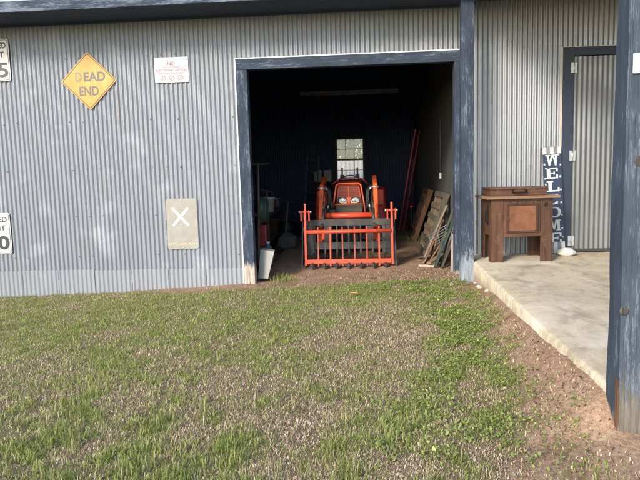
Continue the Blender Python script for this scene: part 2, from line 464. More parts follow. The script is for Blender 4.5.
# bits of leaf and twig on the bare earth
x, y = rng.uniform(-2.4, 1.5, 26000), rng.uniform(-6.4, .5, 26000); cv, gr = cover(x, y)
keep = (rng.random(len(x)) < np.clip(1.05 - 1.5 * cv, .03, 1) * (.25 + .75 * sst(-1.5, 1, x))) & (x < slab_x(y) - .02) & ~((x > 1.36) & (y > -5.46))
x, y = x[keep], y[keep]; n = len(x)
tag(blades('leaf_litter', x, y, .010 + .04 * rng.random(n) ** 2, .0025 + .009 * rng.random(n) ** 2, rng.normal(1.48, .1, n).clip(1.1, 1.57), pick([(.12, .075, .045), (.07, .045, .03), (.40, .29, .17), (.52, .40, .26), (.22, .13, .08)], n), leaf_material('litter', .05, .85), .005),
    'scattered dry leaf bits and twigs on the bare earth', kind='stuff')
# low broad-leaved weeds beside the slab and before the threshold
def weeds(n):   # creeping leaves
    x = rng.uniform(-2.2, 1.45, n); y = rng.uniform(-6.2, -.2, n)
    ln = np.interp(y, [-5.4, -4.4, -3, -2, -.9, -.3], [.72, .86, .93, .98, .80, .55])
    f = np.exp(-((x - ln) / .30) ** 2) * sst(-5.5, -4.3, y) * 1.0
    f = np.maximum(f, np.exp(-((x - .62) / .5) ** 2) * np.exp(-((y + 4.9) / .8) ** 2) * .55)
    f = np.maximum(f, np.exp(-((y + .75) / .3) ** 2) * sst(-.6, .4, x) * .6)
    f = f * sst(.38, .62, fbm(x, y, 5, 51, 3)) * (x < slab_x(y) - .1)
    k = rng.random(n) < f * .9 + .012 * (fbm(x, y, 4, 77) > .55)
    return x[k], y[k]
px_, py_ = weeds(110000); n = len(px_); k = 3
cx = np.repeat(px_, k) + rng.normal(0, .010, n * k); cy = np.repeat(py_, k) + rng.normal(0, .010, n * k)
cz = ground_z(cx, cy) + rng.uniform(.008, .04, n * k); m = n * k
r = rng.uniform(.0038, .0088, m); az = rng.random(m) * 6.283; tx, ty = rng.normal(0, .45, m), rng.normal(0, .45, m)
V = np.empty((m, 6, 3))
for q in range(6):
    a_ = az + q * np.pi / 3; rr_ = r * (1.25 if q % 3 == 0 else .85)
    ux, uy = np.cos(a_) * rr_, np.sin(a_) * rr_
    V[:, q] = np.stack([cx + ux, cy + uy, cz + ux * tx + uy * ty], -1)
tint = np.repeat(pick([(.17, .225, .05), (.235, .29, .065), (.31, .35, .105)], n), k, 0)
tag(mesh_from('ground_weeds', V.reshape(-1, 3), np.arange(m * 6), np.arange(m) * 6, np.repeat(tint, 6, 0), leaf_material('weed leaf', .3, .5)),
    'bright green low broad-leaved weeds along the slab', kind='stuff')
# taller tufts
def tuft(cx, cy, nb, h, spread, cols, label):
    x = cx + rng.normal(0, spread, nb); y = cy + rng.normal(0, spread, nb)
    tag(blades('grass_tuft', x, y, h * rng.uniform(.5, 1, nb), rng.uniform(.003, .006, nb), rng.normal(.5, .3, nb).clip(.05, 1.3), pick(cols, nb), mat_grass), label, None, None, 'stuff')
tuft(-1.22, .1, 130, .17, .10, GREENS[:3], 'tall green tuft in the barn opening beside the leaning white panel')
tuft(.26, -5.1, 190, .075, .09, GREENS[2:], 'bright yellow-green tuft in the middle of the lawn foreground')
tuft(-.18, -1.15, 240, .06, .17, GREENS[:2], 'dark green thick tuft below the grapple near an orange leaf')
tuft(1.12, 4.3, 330, .16, .22, GREENS[:2], 'green weeds on the dirt floor beside the pallets')
tuft(1.16, -5.75, 70, .06, .07, GREENS[:3], 'small green tuft at the foot of the near post')

# ------------------------------------------------------------------ materials
NAVY = (.027, .038, .060); WORN = (.135, .165, .21)
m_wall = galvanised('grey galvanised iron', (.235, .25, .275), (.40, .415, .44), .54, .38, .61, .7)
m_porchwall = galvanised('bare galvanised iron', (.275, .285, .305), (.39, .40, .415), .38, .65, .61, .3, .3)
m_skirt = galvanised('pale galvanised iron', (.245, .26, .285), (.34, .35, .37), .55, .35, .57, .6)
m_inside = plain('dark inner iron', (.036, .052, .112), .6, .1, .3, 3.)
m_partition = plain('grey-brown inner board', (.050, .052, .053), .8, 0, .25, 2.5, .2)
m_lintel = painted_timber('navy timber along the lintel', NAVY, WORN, 'x', .42)
m_jamb = painted_timber('navy timber of the left jamb', NAVY, WORN, 'z', .5, (.55, .46, .38), .24, .16)
m_jamb2 = painted_timber('navy timber of the right jamb', NAVY, WORN, 'z', .5, (.36, .30, .25), .12, .12)
m_fascia = painted_timber('navy fascia board', NAVY, (.15, .18, .225), 'x', .7)
m_soffit = plain('navy soffit board', (.028, .042, .075), .7, 0, .2, 4.)
m_post = painted_timber('navy post timber', NAVY, WORN, 'z', .45, (.30, .34, .39), .36, .5)
m_post_side = painted_timber('navy near post timber', (.032, .042, .059), (.14, .18, .23), 'z', .3, (.25, .21, .17), .12, .3)
m_post_front = painted_timber('peeling near post timber', (.048, .062, .084), (.16, .182, .21), 'z', .55, (.20, .17, .135), .36, .55)
m_doorframe = plain('navy door frame', (.016, .024, .045), .5, 0, .15, 6.)
m_cream = plain('bare cream wood edge', (.52, .42, .32), .7, 0, .2, 12)
m_flash = plain('white drip flashing', (.72, .72, .72), .5, .1, .08, 6)
m_steel = plain('zinc steel', (.5, .5, .5), .35, .8, .15, 20, 0, (.25, .15, .09))
m_screw = plain('dark screw head', (.06, .06, .065), .5, .5)

# ------------------------------------------------------------------ barn
barn = thing('barn', (-1.0, 0, 0), 'grey corrugated iron barn with navy timber trim, an open bay and a porch', 'barn')
wb = MB()
wb.corr(-9, -1.752, .18, 3.95, 0, amp=.0115)
wb.corr(-1.752, 1.472, 3.221, 3.95, 0, amp=.0115)
wb.mi = 1                                                   # screw heads in rows
def screws(z, x0, x1, stp=3):
    k = math.ceil(x0 / .0678)
    for q in range(k, int(x1 / .0678) + 1):
        if q % stp == 0 and random.random() > .12:
            wb.lathe([(.0, -.006), (.0085, -.005), (.009, 0)], (q * .0678 + random.uniform(-.004, .004), -.0135, z + random.uniform(-.012, .012)), (0, -1, 0), 6, False)
for z in (3.33, 2.42, 1.72, 1.02, .42): screws(z, -7, -1.8)
screws(3.62, -1.7, 1.4, 4)
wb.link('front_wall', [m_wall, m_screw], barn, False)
pw = MB()
pw.corr(1.472, 2.785, .30, 3.95, 0, amp=.0135); pw.corr(2.785, 3.985, 3.195, 3.95, 0, amp=.0135); pw.corr(3.985, 8, .30, 3.95, 0, amp=.0115)
pw.mi = 1
for z in (3.3, 2.5, 1.6): 
    for q in range(23, 41, 4): pw.lathe([(0, -.006), (.0085, -.005), (.009, 0)], (q * .0678, -.0135, z), (0, -1, 0), 6, False)
pw.link('porch_wall', [m_porchwall, m_screw], barn, False)
# pale skirt sheets along the foot of the wall, each cut to the slope
xr = -1.768; k = 0
while xr > -8.5:
    xl = xr - random.choice((.565, .57, .575)); mid = (xl + xr) / 2
    zt = .205 + random.uniform(-.015, .015); zb0 = float(ground_z(mid, -.02)) + (.012 if k == 0 else .0) - .022; sl = random.uniform(-.004, .004)
    s_ = MB(); s_.corr(xl + .006, xr, zb0, zt, -.0155 - .002 * (k % 2), amp=.0068, dz=.12, wob=.006, seam=99, zb=lambda x, m_=mid, b_=zb0, l_=sl: b_ + l_ * (x - m_) * 6)
    s_.link('skirt_sheet', m_skirt, barn, False); xr = xl; k += 1
MB().span((-1.76, -.045, 3.068), (1.472, .10, 3.215), .004).link('lintel', m_lintel, barn)
MB().span((-1.76, -.042, -.06), (-1.602, .12, 3.066), .006).link('jamb', m_jamb, barn)
MB().span((1.322, -.042, -.02), (1.455, .14, 3.066), .004).link('jamb', m_jamb2, barn)
MB().span((-1.772, -.05, 3.217), (1.472, -.012, 3.231)).span((-1.775, -.046, -.02), (-1.7625, -.012, 3.216)).link('flashing', m_flash, barn)
MB().span((-9.2, -.80, 3.80), (1.6, -.762, 3.94), .004).link('fascia', m_fascia, barn)
sf = MB()
for k in range(5): sf.span((-9.1, -.758 + k * .15, 3.825), (1.6, -.758 + k * .15 + .145, 3.843))
sf.span((-9.1, -.05, 3.80), (1.46, -.012, 3.824))
sf.link('soffit', m_soffit, barn)
# roof, end walls, back wall with its opening
rf = MB()
rf.prism([(-9.4, -.765, 3.945), (-9.4, 4.5, 5.05), (-9.4, 9.8, 3.945), (-9.4, 9.8, 3.985), (-9.4, 4.5, 5.09), (-9.4, -.765, 3.96)], (17.8, 0, 0))
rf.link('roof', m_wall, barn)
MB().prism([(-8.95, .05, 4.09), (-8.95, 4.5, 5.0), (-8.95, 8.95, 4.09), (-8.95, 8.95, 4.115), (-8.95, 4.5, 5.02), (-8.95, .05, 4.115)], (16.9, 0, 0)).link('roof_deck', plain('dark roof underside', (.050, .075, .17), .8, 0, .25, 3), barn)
for xe in (-9.0, 8.0):
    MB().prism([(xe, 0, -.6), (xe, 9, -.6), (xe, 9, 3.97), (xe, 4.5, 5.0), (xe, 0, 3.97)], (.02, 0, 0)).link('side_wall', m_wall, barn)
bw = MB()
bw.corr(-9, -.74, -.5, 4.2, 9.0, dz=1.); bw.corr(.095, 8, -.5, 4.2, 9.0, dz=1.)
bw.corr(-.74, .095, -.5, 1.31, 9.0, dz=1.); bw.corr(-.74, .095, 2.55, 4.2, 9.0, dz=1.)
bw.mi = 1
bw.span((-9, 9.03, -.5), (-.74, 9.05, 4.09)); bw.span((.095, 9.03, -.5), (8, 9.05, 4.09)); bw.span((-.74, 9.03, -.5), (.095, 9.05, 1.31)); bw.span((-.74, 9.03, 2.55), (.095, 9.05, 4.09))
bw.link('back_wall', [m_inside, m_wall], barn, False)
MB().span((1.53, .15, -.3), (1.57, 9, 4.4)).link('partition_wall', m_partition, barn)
st = MB()
for yk in np.arange(1.0, 9, 2.0): st.span((-8.9, yk, 3.93 + .2 * min(yk, 9 - yk)), (1.5, yk + .05, 4.05 + .2 * min(yk, 9 - yk)))
st.link('rafter', plain('dark rafter wood', (.05, .045, .042), .85), barn)
m_wframe = plain('dark window frame', (.02, .022, .028), .5)
win = MB()
win.span((-.74, 8.95, 1.31), (-.695, 9.06, 2.55)); win.span((.05, 8.95, 1.31), (.095, 9.06, 2.55)); win.span((-.695, 8.95, 2.51), (.05, 9.06, 2.55)); win.span((-.695, 8.95, 1.31), (.05, 9.06, 1.345))
win.span((-.695, 8.96, 1.905), (.05, 9.05, 1.95))
for t in (1 / 3, 2 / 3): xm = -.695 + .745 * t; win.span((xm - .007, 8.98, 1.345), (xm + .007, 9.03, 1.905)); win.span((xm - .007, 8.98, 1.95), (xm + .007, 9.03, 2.51))
for zz in (1.62, 2.23): win.span((-.695, 8.982, zz - .007), (.05, 9.028, zz + .007))
wo = win.link('window', m_wframe, barn)
g = G('dusty window glass'); g.N.remove(g.b)
tr = g.N.new('ShaderNodeBsdfTransparent'); tr.inputs[0].default_value = (.86, .9, .9, 1)
tl_ = g.N.new('ShaderNodeBsdfTranslucent'); tl_.inputs[0].default_value = (.75, .77, .8, 1)
gl = g.N.new('ShaderNodeBsdfGlossy'); gl.inputs['Roughness'].default_value = .08
m1 = g.N.new('ShaderNodeMixShader'); g.L.new(g.mr(g.noise(g.pos(), 5, 5, .6), .35, .7, .03, .12), m1.inputs[0]); g.L.new(tr.outputs[0], m1.inputs[1]); g.L.new(tl_.outputs[0], m1.inputs[2])
m2 = g.N.new('ShaderNodeMixShader'); m2.inputs[0].default_value = .05; g.L.new(m1.outputs[0], m2.inputs[1]); g.L.new(gl.outputs[0], m2.inputs[2]); g.L.new(m2.outputs[0], g.out.inputs[0])
MB().span((-.695, 9.004, 1.345), (.05, 9.008, 2.51)).link('pane', g.m, wo)

# porch door
df = MB().span((2.795, -.03, .33), (2.945, .03, 3.192), .003).span((2.945, -.03, 3.082), (3.985, .03, 3.192), .003).span((3.875, -.03, .33), (3.985, .03, 3.08), .003)
df.link('door_frame', m_doorframe, barn)
MB().span((2.779, -.034, .33), (2.7925, -.006, 3.2)).span((2.794, -.034, 3.195), (3.985, -.006, 3.203)).link('frame_edge', m_cream, barn)
dd = MB(); dd.corr(2.955, 3.868, .40, 3.072, -.002, dz=.3, seam=99); dr = dd.link('door', galvanised('weathered door iron', (.165, .168, .172), (.25, .25, .25), .42, .6, 99, .3, .4), barn, False)
MB().span((2.95, .008, .36), (3.87, .03, 3.075)).span((2.95, -.016, .362), (3.87, .006, .398)).link('backing', plain('dark door board', (.03, .03, .035), .8), dr)
for z in (2.92, 1.72, .52):
    MB().span((2.905, -.036, z - .07), (2.94, -.0305, z + .07)).span((2.956, -.024, z - .07), (2.99, -.018, z + .07)).tube([(2.948, -.032, z - .075), (2.948, -.032, z + .075)], .009, 8).link('hinge', m_steel, dr)
MB().tube([(3.82, -.02, 1.33), (3.82, -.065, 1.33), (3.82, -.065, 1.5), (3.82, -.02, 1.5)], .008, 8).link('handle', m_steel, dr)

# timber posts that carry the eave and the porch roof
def ragged_post(x0, x1, y0, y1, z0, z1, jag):
    b = MB(); rings = []; nz = 26
    base = [(x0, y0), ((x0 + x1) / 2, y0), (x1, y0), (x1, (y0 + y1) / 2), (x1, y1), ((x0 + x1) / 2, y1), (x0, y1), (x0, (y0 + y1) / 2)]
    for j in range(nz + 1):
        z = z0 + (z1 - z0) * j / nz; row = []
        for q, (x, y) in enumerate(base):
            n_ = mnoise.noise(Vector((x * 9 + q, y * 9, z * 5))) * jag + mnoise.noise(Vector((q * 3.1, 4, z * 1.1))) * jag
            sx = -1 if x < (x0 + x1) / 2 - .01 else (1 if x > (x0 + x1) / 2 + .01 else 0); sy = -1 if y < (y0 + y1) / 2 - .01 else (1 if y > (y0 + y1) / 2 + .01 else 0)
            row.append((x + n_ * sx * .6 - .004 * sx * abs(sy), y + n_ * sy * .6 - .004 * sy * abs(sx), z))
        rings.append(row)
    b.loft(rings, False)
    return b
pl = ragged_post(1.318, 1.488, -.62, -.46, -.06, 3.84, .010)
pl.link('post', m_post, barn)['label'] = 'navy post with a splintered pale foot'
pn = ragged_post(1.378, 1.570, -5.445, -5.285, -.05, 3.86, .009)
pn.bm.normal_update()
for f in pn.bm.faces:
    f.material_index = 1 if abs(f.normal.y) > .7 else 0
pno = pn.link('post', [m_post_side, m_post_front], barn); pno['label'] = 'weathered near post with paint peeling to grey wood'
sp = MB(); sp.loft([[(1.375 + a_, -5.449 + b_, z) for a_, b_ in ((0, 0), (w_, -.001), (w_ * .8, .02), (0, .03))] for z, w_ in ((.14, .002), (.18, .008), (.24, .006), (.31, .010), (.36, .005), (.42, .001))], False)
sp.link('splinter', wood('fresh orange split wood', (.15, .07, .032), (.07, .033, .016), 'z', .7), pno)
for kx, kz, kr in ((1.455, 1.60, .020), (1.40, .80, .017)):
    MB().lathe([(kr * 1.5, -.006), (kr * 1.3, .0005), (kr * .9, -.001), (kr * .5, .0005), (0, .0)], (kx, -5.449, kz), (0, -1, 0), 14).link('knot', wood('post knot', (.10, .085, .07), (.02, .018, .016), 'z', .8, 3.), pno)
MB().span((1.32, -5.45, 3.865), (1.58, -.45, 4.06), .004).span((1.585, -5.45, 3.865), (8, -5.28, 4.06), .004).link('beam', m_soffit, barn)
pr = MB().prism([(1.2, -.6, 4.10), (1.2, -5.7, 4.065), (1.2, -5.7, 4.10), (1.2, -.6, 4.14)], (7, 0, 0)); pr.span((1.61, -.75, 3.86), (8, -.02, 3.88))
pr.link('porch_roof', m_soffit, barn)

# ------------------------------------------------------------------ concrete porch slab
g = G('worn concrete'); p = g.pos()
n1 = g.noise(p, 1.6, 5, .6); n2 = g.noise(p, 9, 6, .7); n3 = g.noise(p, 90, 3, .6)
c = g.mix(g.mr(n1, .35, .65), (.45, .37, .255), (.57, .48, .35))
c = g.mix(g.mr(n2, .5, .68, 0, .55), c, (.27, .225, .17)); c = g.mix(g.mr(n3, .35, .5, .35, 0), c, (.20, .175, .15))
st_ = g.noise(g.mapping(p, (1.2, .55, 1), (9, 3, 0)), 2.6, 6, .65, .6); c = g.mix(g.mr(st_, .50, .66, 0, .8), c, (.27, .215, .15))
n4 = g.noise(g.mapping(p, (1, .6, 1), (4, 2, 0)), 2.3, 4, .6); c = g.mix(g.mr(n4, .54, .66, 0, .75), c, (.60, .54, .45))
ny_ = g.N.new('ShaderNodeNewGeometry'); nz_ = g.sep(ny_.outputs['Normal'])[2]
c = g.mix(g.mr(g.math('ADD', g.sep(p)[2], g.math('MULTIPLY', n2, .12)), .19, .31, .75, 0), c, (.27, .19, .13))
g.set(c, .85, 0, .25); g.bump(g.math('ADD', n2, g.math('MULTIPLY', n3, .6)), .55, .007)
ysl = np.linspace(-5.30, .3, 420)
sb = MB(); rows = []
for y_ in ysl:
    xe = float(slab_x(y_)); j = (mnoise.noise(Vector((y_ * 6, 1, 0))) * .012 + mnoise.noise(Vector((y_ * 23, 3, 0))) * .007 + min(0, mnoise.noise(Vector((y_ * 47, 9, 0))) + .25) * -.022)
    zt = .33 + .02 * sst(-1, .1, y_) + .004 * mnoise.noise(Vector((y_ * 3, 7, 0)))
    pr_ = [(xe - .012 + j * .5, -.25), (xe - .006 + j, .2), (xe + j, zt - .03), (xe + .008 + j, zt - .009), (xe + .028 + j * .6, zt - .001), (xe + .3, zt), (8., zt)]
    rows.append([sb.bm.verts.new((a_, y_, b_)) for a_, b_ in pr_])
for i in range(len(rows) - 1):
    for k in range(6):
        f = sb.bm.faces.new((rows[i][k], rows[i][k + 1], rows[i + 1][k + 1], rows[i + 1][k])); f.smooth = True
for rw in (rows[0], rows[-1]):
    v = sb.bm.verts.new((8., rw[0].co.y, -.25)); sb.bm.faces.new(rw + [v])
so_ = sb.link('porch_slab', g.m); tag(so_, 'worn concrete porch slab with a chipped edge', kind='structure')
# rubble along the slab
m_rub = plain('broken concrete', (.42, .37, .30), .9, 0, .2, 14, .4)
for i, (x_, y_, r_, lb) in enumerate(((1.41, -1.38, .04, 'largest pale lump of concrete rubble along the slab edge'), (1.42, -1.78, .032, 'pale concrete chip by the slab edge, the one farthest from the wall'), (1.17, -.78, .035, 'pale flat stone left of the splintered post foot'), (1.46, -.86, .022, 'small pale stone between the post and the slab edge'))):
    b = MB(); bmesh.ops.create_icosphere(b.bm, subdivisions=3, radius=r_)
    zc = float(ground_z(x_, y_))
    for v in b.bm.verts:
        v.co *= 1 + .5 * mnoise.noise(v.co * 22 + Vector((i * 5, 0, 0))); v.co.z *= .62; v.co += Vector((x_, y_, zc + r_ * .35))
    tag(b.link('rubble_stone', m_rub), lb, 'stone', 'rubble along the slab edge')

# ------------------------------------------------------------------ signs on the wall
YS = -.0195                                                # the crest of the iron, where boards rest
m_signw = plain('off-white sign sheet', (.50, .49, .465), .45, .1, .06, 10, 0, (.32, .29, .24), .3)
m_black = plain('sign black', (.018, .018, .02), .5, 0, .1); m_alu = plain('raw aluminium edge', (.45, .45, .46), .4, .7)
def speed_sign(xr, zb, h, digits, label, thick, sw, sx):
    wd = .462; cx = xr - wd / 2; cz = zb + h / 2
    t = thing('speed_limit_sign', (cx, 0, cz), label, 'sign', 'speed limit signs on the barn wall')
    MB().prism(rounded(cx, cz, wd, h, .035, YS), (0, -.003, 0)).link('sign_plate', m_signw, t)
    b = MB(); frame_poly(b, rounded(cx, cz, wd - .022, h - .022, .028, YS - .0032), rounded(cx, cz, wd - .040, h - .040, .021, YS - .0032), -.0008); b.link('border', m_black, t)
    b = MB(); text_into(b, 'SPEED', cx + sx, cz + h * .345, sw, .085, YS - .004, .03); b.link('lettering', m_black, t, False); b = MB()
    text_into(b, 'LIMIT', cx + .01, cz + h * .135, .29, .08, YS - .004, .03); b.link('lettering', m_black, t, False); b = MB()
    text_into(b, digits, cx + .022, cz - h * .235, .36, .215, YS - .004, thick); b.link('lettering', m_black, t, False)
    MB().lathe([(0, .005), (.008, .004), (.009, 0)], (cx, YS - .003, cz + h / 2 - .03), (0, -1, 0), 8).link('bolt', m_steel, t); MB().lathe([(0, .005), (.008, .004), (.009, 0)], (cx, YS - .003, cz - h / 2 + .03), (0, -1, 0), 8).link('bolt', m_steel, t)
speed_sign(-5.108, 3.045, .60, '25', 'white speed limit sign ending in 5, upper of two on the wall', .02, .25, .066)
speed_sign(-5.312, .49, .612, '30', 'white speed limit sign ending in 0, lower of two by the grass', .035, .30, .035)

t = thing('road_sign', (-3.936, 0, 2.998), 'yellow diamond DEAD END road sign on the barn wall', 'sign')
g = G('faded yellow sign'); o = g.obj(); n1 = g.noise(o, 6, 5, .65); n2 = g.noise(g.mapping(o, (14, 14, 3)), 1, 5, .7)
c = g.mix(g.mr(n1, .35, .7), (.43, .205, .026), (.53, .28, .05)); c = g.mix(g.mr(n2, .54, .7, 0, .5), c, (.62, .40, .15)); g.set(c, .45, 0, .4); m_yel = g.m
def diamond(r, y, rc=.03):
    P = []
    for a0 in (0, 90, 180, 270):
        ca = Vector((math.cos(R(a0)), 0, math.sin(R(a0)))) * (r - rc * 1.414)
        for k in range(5):
            a = R(a0 - 45 + 90 * k / 4); P.append((-3.936 + ca.x + rc * math.cos(a), y, 2.998 + ca.z + rc * math.sin(a)))
    return P
MB().prism(diamond(.418, YS), (0, -.003, 0)).link('sign_plate', m_yel, t)
b = MB(); frame_poly(b, diamond(.400, YS - .0032), diamond(.386, YS - .0032, .025), -.0008); b.link('border', m_black, t)
m_fade = plain('faded grey lettering', (.085, .085, .085), .5, 0, .45, 8)
b = MB(); text_into(b, 'EAD', -3.845, 3.06, .32, .135, YS - .004, .03); b.link('lettering', m_fade, t, False); b = MB(); text_into(b, 'END', -3.94, 2.855, .29, .135, YS - .004, .03); b.link('lettering', m_fade, t, False)
b = MB(); text_into(b, 'D', -4.085, 3.06, .10, .135, YS - .004, .025); b.link('faded_letter', plain('almost gone lettering', (.19, .145, .075), .5, 0, .3, 12), t, False)
MB().lathe([(0, .005), (.009, .004), (.01, 0)], (-3.936, YS - .003, 3.32), (0, -1, 0), 8).link('bolt', m_steel, t); MB().lathe([(0, .005), (.009, .004), (.01, 0)], (-3.936, YS - .003, 2.68), (0, -1, 0), 8).link('bolt', m_steel, t)

t = thing('warning_notice', (-2.70, 0, 3.11), 'white notice with red lettering forbidding electronic devices', 'sign')
MB().prism(rounded(-2.70, 3.11, .497, .353, .006, YS), (0, -.004, 0)).link('sign_plate', plain('white notice board', (.50, .49, .49), .4, 0, .04, 8), t)
m_red = plain('notice red', (.36, .02, .035), .5, 0, .1)
yy = YS - .005
for body, cz_, w_, h_, bo_ in (('NO', 3.196, .11, .052, .02), ('UNAUTHORIZED', 3.148, .27, .021, .014), ('ELECTRONIC DEVICES', 3.106, .45, .031, .022), ('BEYOND THIS POINT', 3.062, .37, .024, .018)):
    b = MB(); text_into(b, body, -2.70, cz_, w_, h_, yy, bo_); b.link('lettering', m_red, t, False)
b = MB(); frame_poly(b, [(-2.865 + .045 * math.cos(a), yy, 3.222 + .02 * math.sin(a)) for a in np.linspace(.2, 2.9, 9)] + [(-2.865 + .03 * math.cos(a), yy, 3.222 + .012 * math.sin(a)) for a in np.linspace(2.9, .2, 9)], [(-2.865 + .040 * math.cos(a), yy, 3.222 + .017 * math.sin(a)) for a in np.linspace(.2, 2.9, 9)] + [(-2.865 + .033 * math.cos(a), yy, 3.222 + .014 * math.sin(a)) for a in np.linspace(2.9, .2, 9)], -.0006)
b.link('emblem', plain('notice grey', (.35, .33, .35), .5), t)
for k in (-1, 0, 1):
    cx = -2.70 + k * .128; ic = MB()
    A = [(cx + .040 * math.cos(a), yy, 2.995 + .038 * math.sin(a)) for a in np.linspace(0, 6.283, 21)[:-1]]; B_ = [(cx + .032 * math.cos(a), yy, 2.995 + .032 * math.sin(a)) for a in np.linspace(0, 6.283, 21)[:-1]]
    frame_poly(ic, A, B_, -.0006); ic.bar((cx - .024, yy - .0012, 2.971), (cx + .024, yy - .0012, 3.019), .006, .0006, (0, 1, 0))
    ic.mi = 1; ic.span((cx - .012, yy - .0003, 2.978), (cx + .010, yy, 3.012)); ic.link('prohibition_symbol', [m_red, plain('symbol grey', (.40, .38, .40), .5)], t)

t = thing('metal_plate_sign', (-2.662, 0, .88), 'weathered beige plate with a white X painted on it', 'sign')
g = G('weathered beige plate'); o = g.obj(); n1 = g.noise(o, 7, 5, .65); z = g.sep(o)[2]
c = g.mix(g.mr(n1, .3, .7), (.235, .218, .19), (.295, .276, .243))
dots = g.noise(g.mapping(o, (60, 10, 26)), 1, 2, .5)
rowm = g.math('MULTIPLY', g.mr(g.math('ABSOLUTE', g.math('ADD', z, .30)), .012, .022, 1, 0), g.mr(dots, .48, .54))
c = g.mix(g.math('MULTIPLY', rowm, .6), c, (.50, .42, .22)); n3 = g.noise(g.mapping(o, (3, 3, 5), (2, 0, 4)), 2, 5, .7); c = g.mix(g.mr(n3, .55, .7, 0, .4), c, (.38, .36, .325))
g.set(c, .55, .1, .4)
MB().prism(rounded(-2.662, .88, .466, .75, .03, YS), (0, -.003, 0)).link('sign_plate', g.m, t)
b = MB()
b.bar((-2.80, YS - .0042, .855), (-2.565, YS - .0042, 1.115), .036, .0012, (0, 1, 0)); b.bar((-2.80, YS - .0046, 1.115), (-2.565, YS - .0046, .855), .036, .0012, (0, 1, 0))
b.link('cross_mark', plain('white paint', (.74, .72, .69), .6, 0, .08, 20), t)
MB().lathe([(0, .005), (.010, .004), (.011, 0)], (-2.662, YS - .003, 1.225), (0, -1, 0), 8).link('bolt', m_alu, t); MB().lathe([(0, .005), (.010, .004), (.011, 0)], (-2.662, YS - .003, .525), (0, -1, 0), 8).link('bolt', m_alu, t); MB().lathe([(0, .004), (.012, .003), (.013, 0)], (-2.665, YS - .003, .865), (0, -1, 0), 8).link('bolt', m_alu, t)
tag(MB().prism(rounded(1.475, 2.10, .145, .10, .004, -5.452), (0, -.004, 0)).link('notice_plate', plain('white plate', (.82, .82, .82), .4, 0, .04)), 'small white plate fixed high on the near post', 'sign')

# ------------------------------------------------------------------ wooden cooler on the porch
m_ck = wood('red-brown stained planks', (.125, .053, .025), (.028, .013, .008), 'z', .55, 1.4, (0, .105), (.20, .10, .055))
m_ckh = wood('red-brown stained rails', (.115, .048, .023), (.03, .014, .009), 'x', .55, 1.2, None, (.20, .10, .06))
m_cktop = wood('worn cooler top', (.27, .16, .10), (.12, .065, .04), 'x', .55, 1., None, (.36, .25, .175))
m_cop = plain('hammered copper panel', (.22, .088, .046), .38, .45, .35, 6, .3, (.12, .05, .025))
m_iron = plain('black iron', (.012, .011, .011), .45, .4)
ck = thing('patio_cooler', (0, 0, 0), 'brown wooden patio cooler on four legs with a copper front panel', 'cooler')
def P(b, n, m, par=ck): return b.link(n, m, par)
for sx in (-1, 1):
    for sy in (-1, 1):
        P(MB().span((sx * .40, sy * .255, 0), (sx * .245, sy * .235, .80), .004).span((sx * .40, sy * .233, 0), (sx * .38, sy * .125, .80), .004), 'leg', m_ck)
bd = MB()
for k in range(5): bd.span((-.244 + k * .098, -.246, .335), (-.244 + k * .098 + .094, -.228, .80), .002); bd.span((-.244 + k * .098, .228, .335), (-.244 + k * .098 + .094, .246, .80), .002)
for sx in (-1, 1):
    for k in range(3): bd.span((sx * .392, -.122 + k * .083, .335), (sx * .374, -.122 + k * .083 + .079, .80), .002)
bd.span((-.372, -.226, .36), (.372, .226, .385))
P(bd, 'box', m_ck)
P(MB().span((-.243, -.268, .325), (.243, -.2475, .368), .003), 'rail', m_ckh); P(MB().span((-.243, -.262, .775), (.243, -.2475, .802), .003), 'rail', m_ckh)
P(MB().span((-.475, -.315, .803), (.475, -.105, .838), .006).span((-.475, -.101, .803), (.475, .105, .838), .006).span((-.475, .109, .803), (.475, .315, .838), .006), 'top', m_cktop)
lid = P(MB().span((-.395, -.185, .84), (.345, .205, .918), .005).span((-.405, -.20, .919), (.355, .215, .94), .004), 'lid', m_ckh)
P(MB().tube([(-.10, -.188, .90), (-.10, -.225, .885), (-.07, -.232, .88), (.04, -.232, .88), (.07, -.225, .885), (.07, -.188, .90)], .010, 8).span((-.115, -.193, .868), (-.085, -.186, .915)).span((.055, -.193, .868), (.085, -.186, .915)), 'handle', m_iron, lid)
fr = MB()
for a_, b_ in (((-.195, .374), (.205, .398)), ((-.195, .718), (.205, .742)), ((-.195, .399), (-.172, .717)), ((.182, .399), (.205, .717))): fr.span((a_[0], -.272, a_[1]), (b_[0], -.249, b_[1]), .003)
P(fr, 'panel_frame', wood('dark panel frame', (.07, .03, .016), (.02, .01, .007), 'x', .5, 1.4))
P(MB().span((-.171, -.258, .400), (.181, -.2485, .716)), 'copper_panel', m_cop)
P(MB().span((.285, -.270, .70), (.325, -.257, .73), .003).tube([(.29, -.272, .73), (.29, -.285, .742), (.32, -.285, .742), (.32, -.272, .73)], .004, 6), 'bottle_opener', m_iron)
P(MB().tube([(-.394, -.07, .70), (-.425, -.06, .69), (-.425, -.06, .50), (-.394, -.07, .49)], .010, 8).span((-.3995, -.085, .46), (-.3925, -.045, .73)), 'side_handle', m_iron)
ck.scale = (1, 1, 1.045); ck.location = (2.075, -.455, .333); ck.rotation_euler.z = R(3.2)

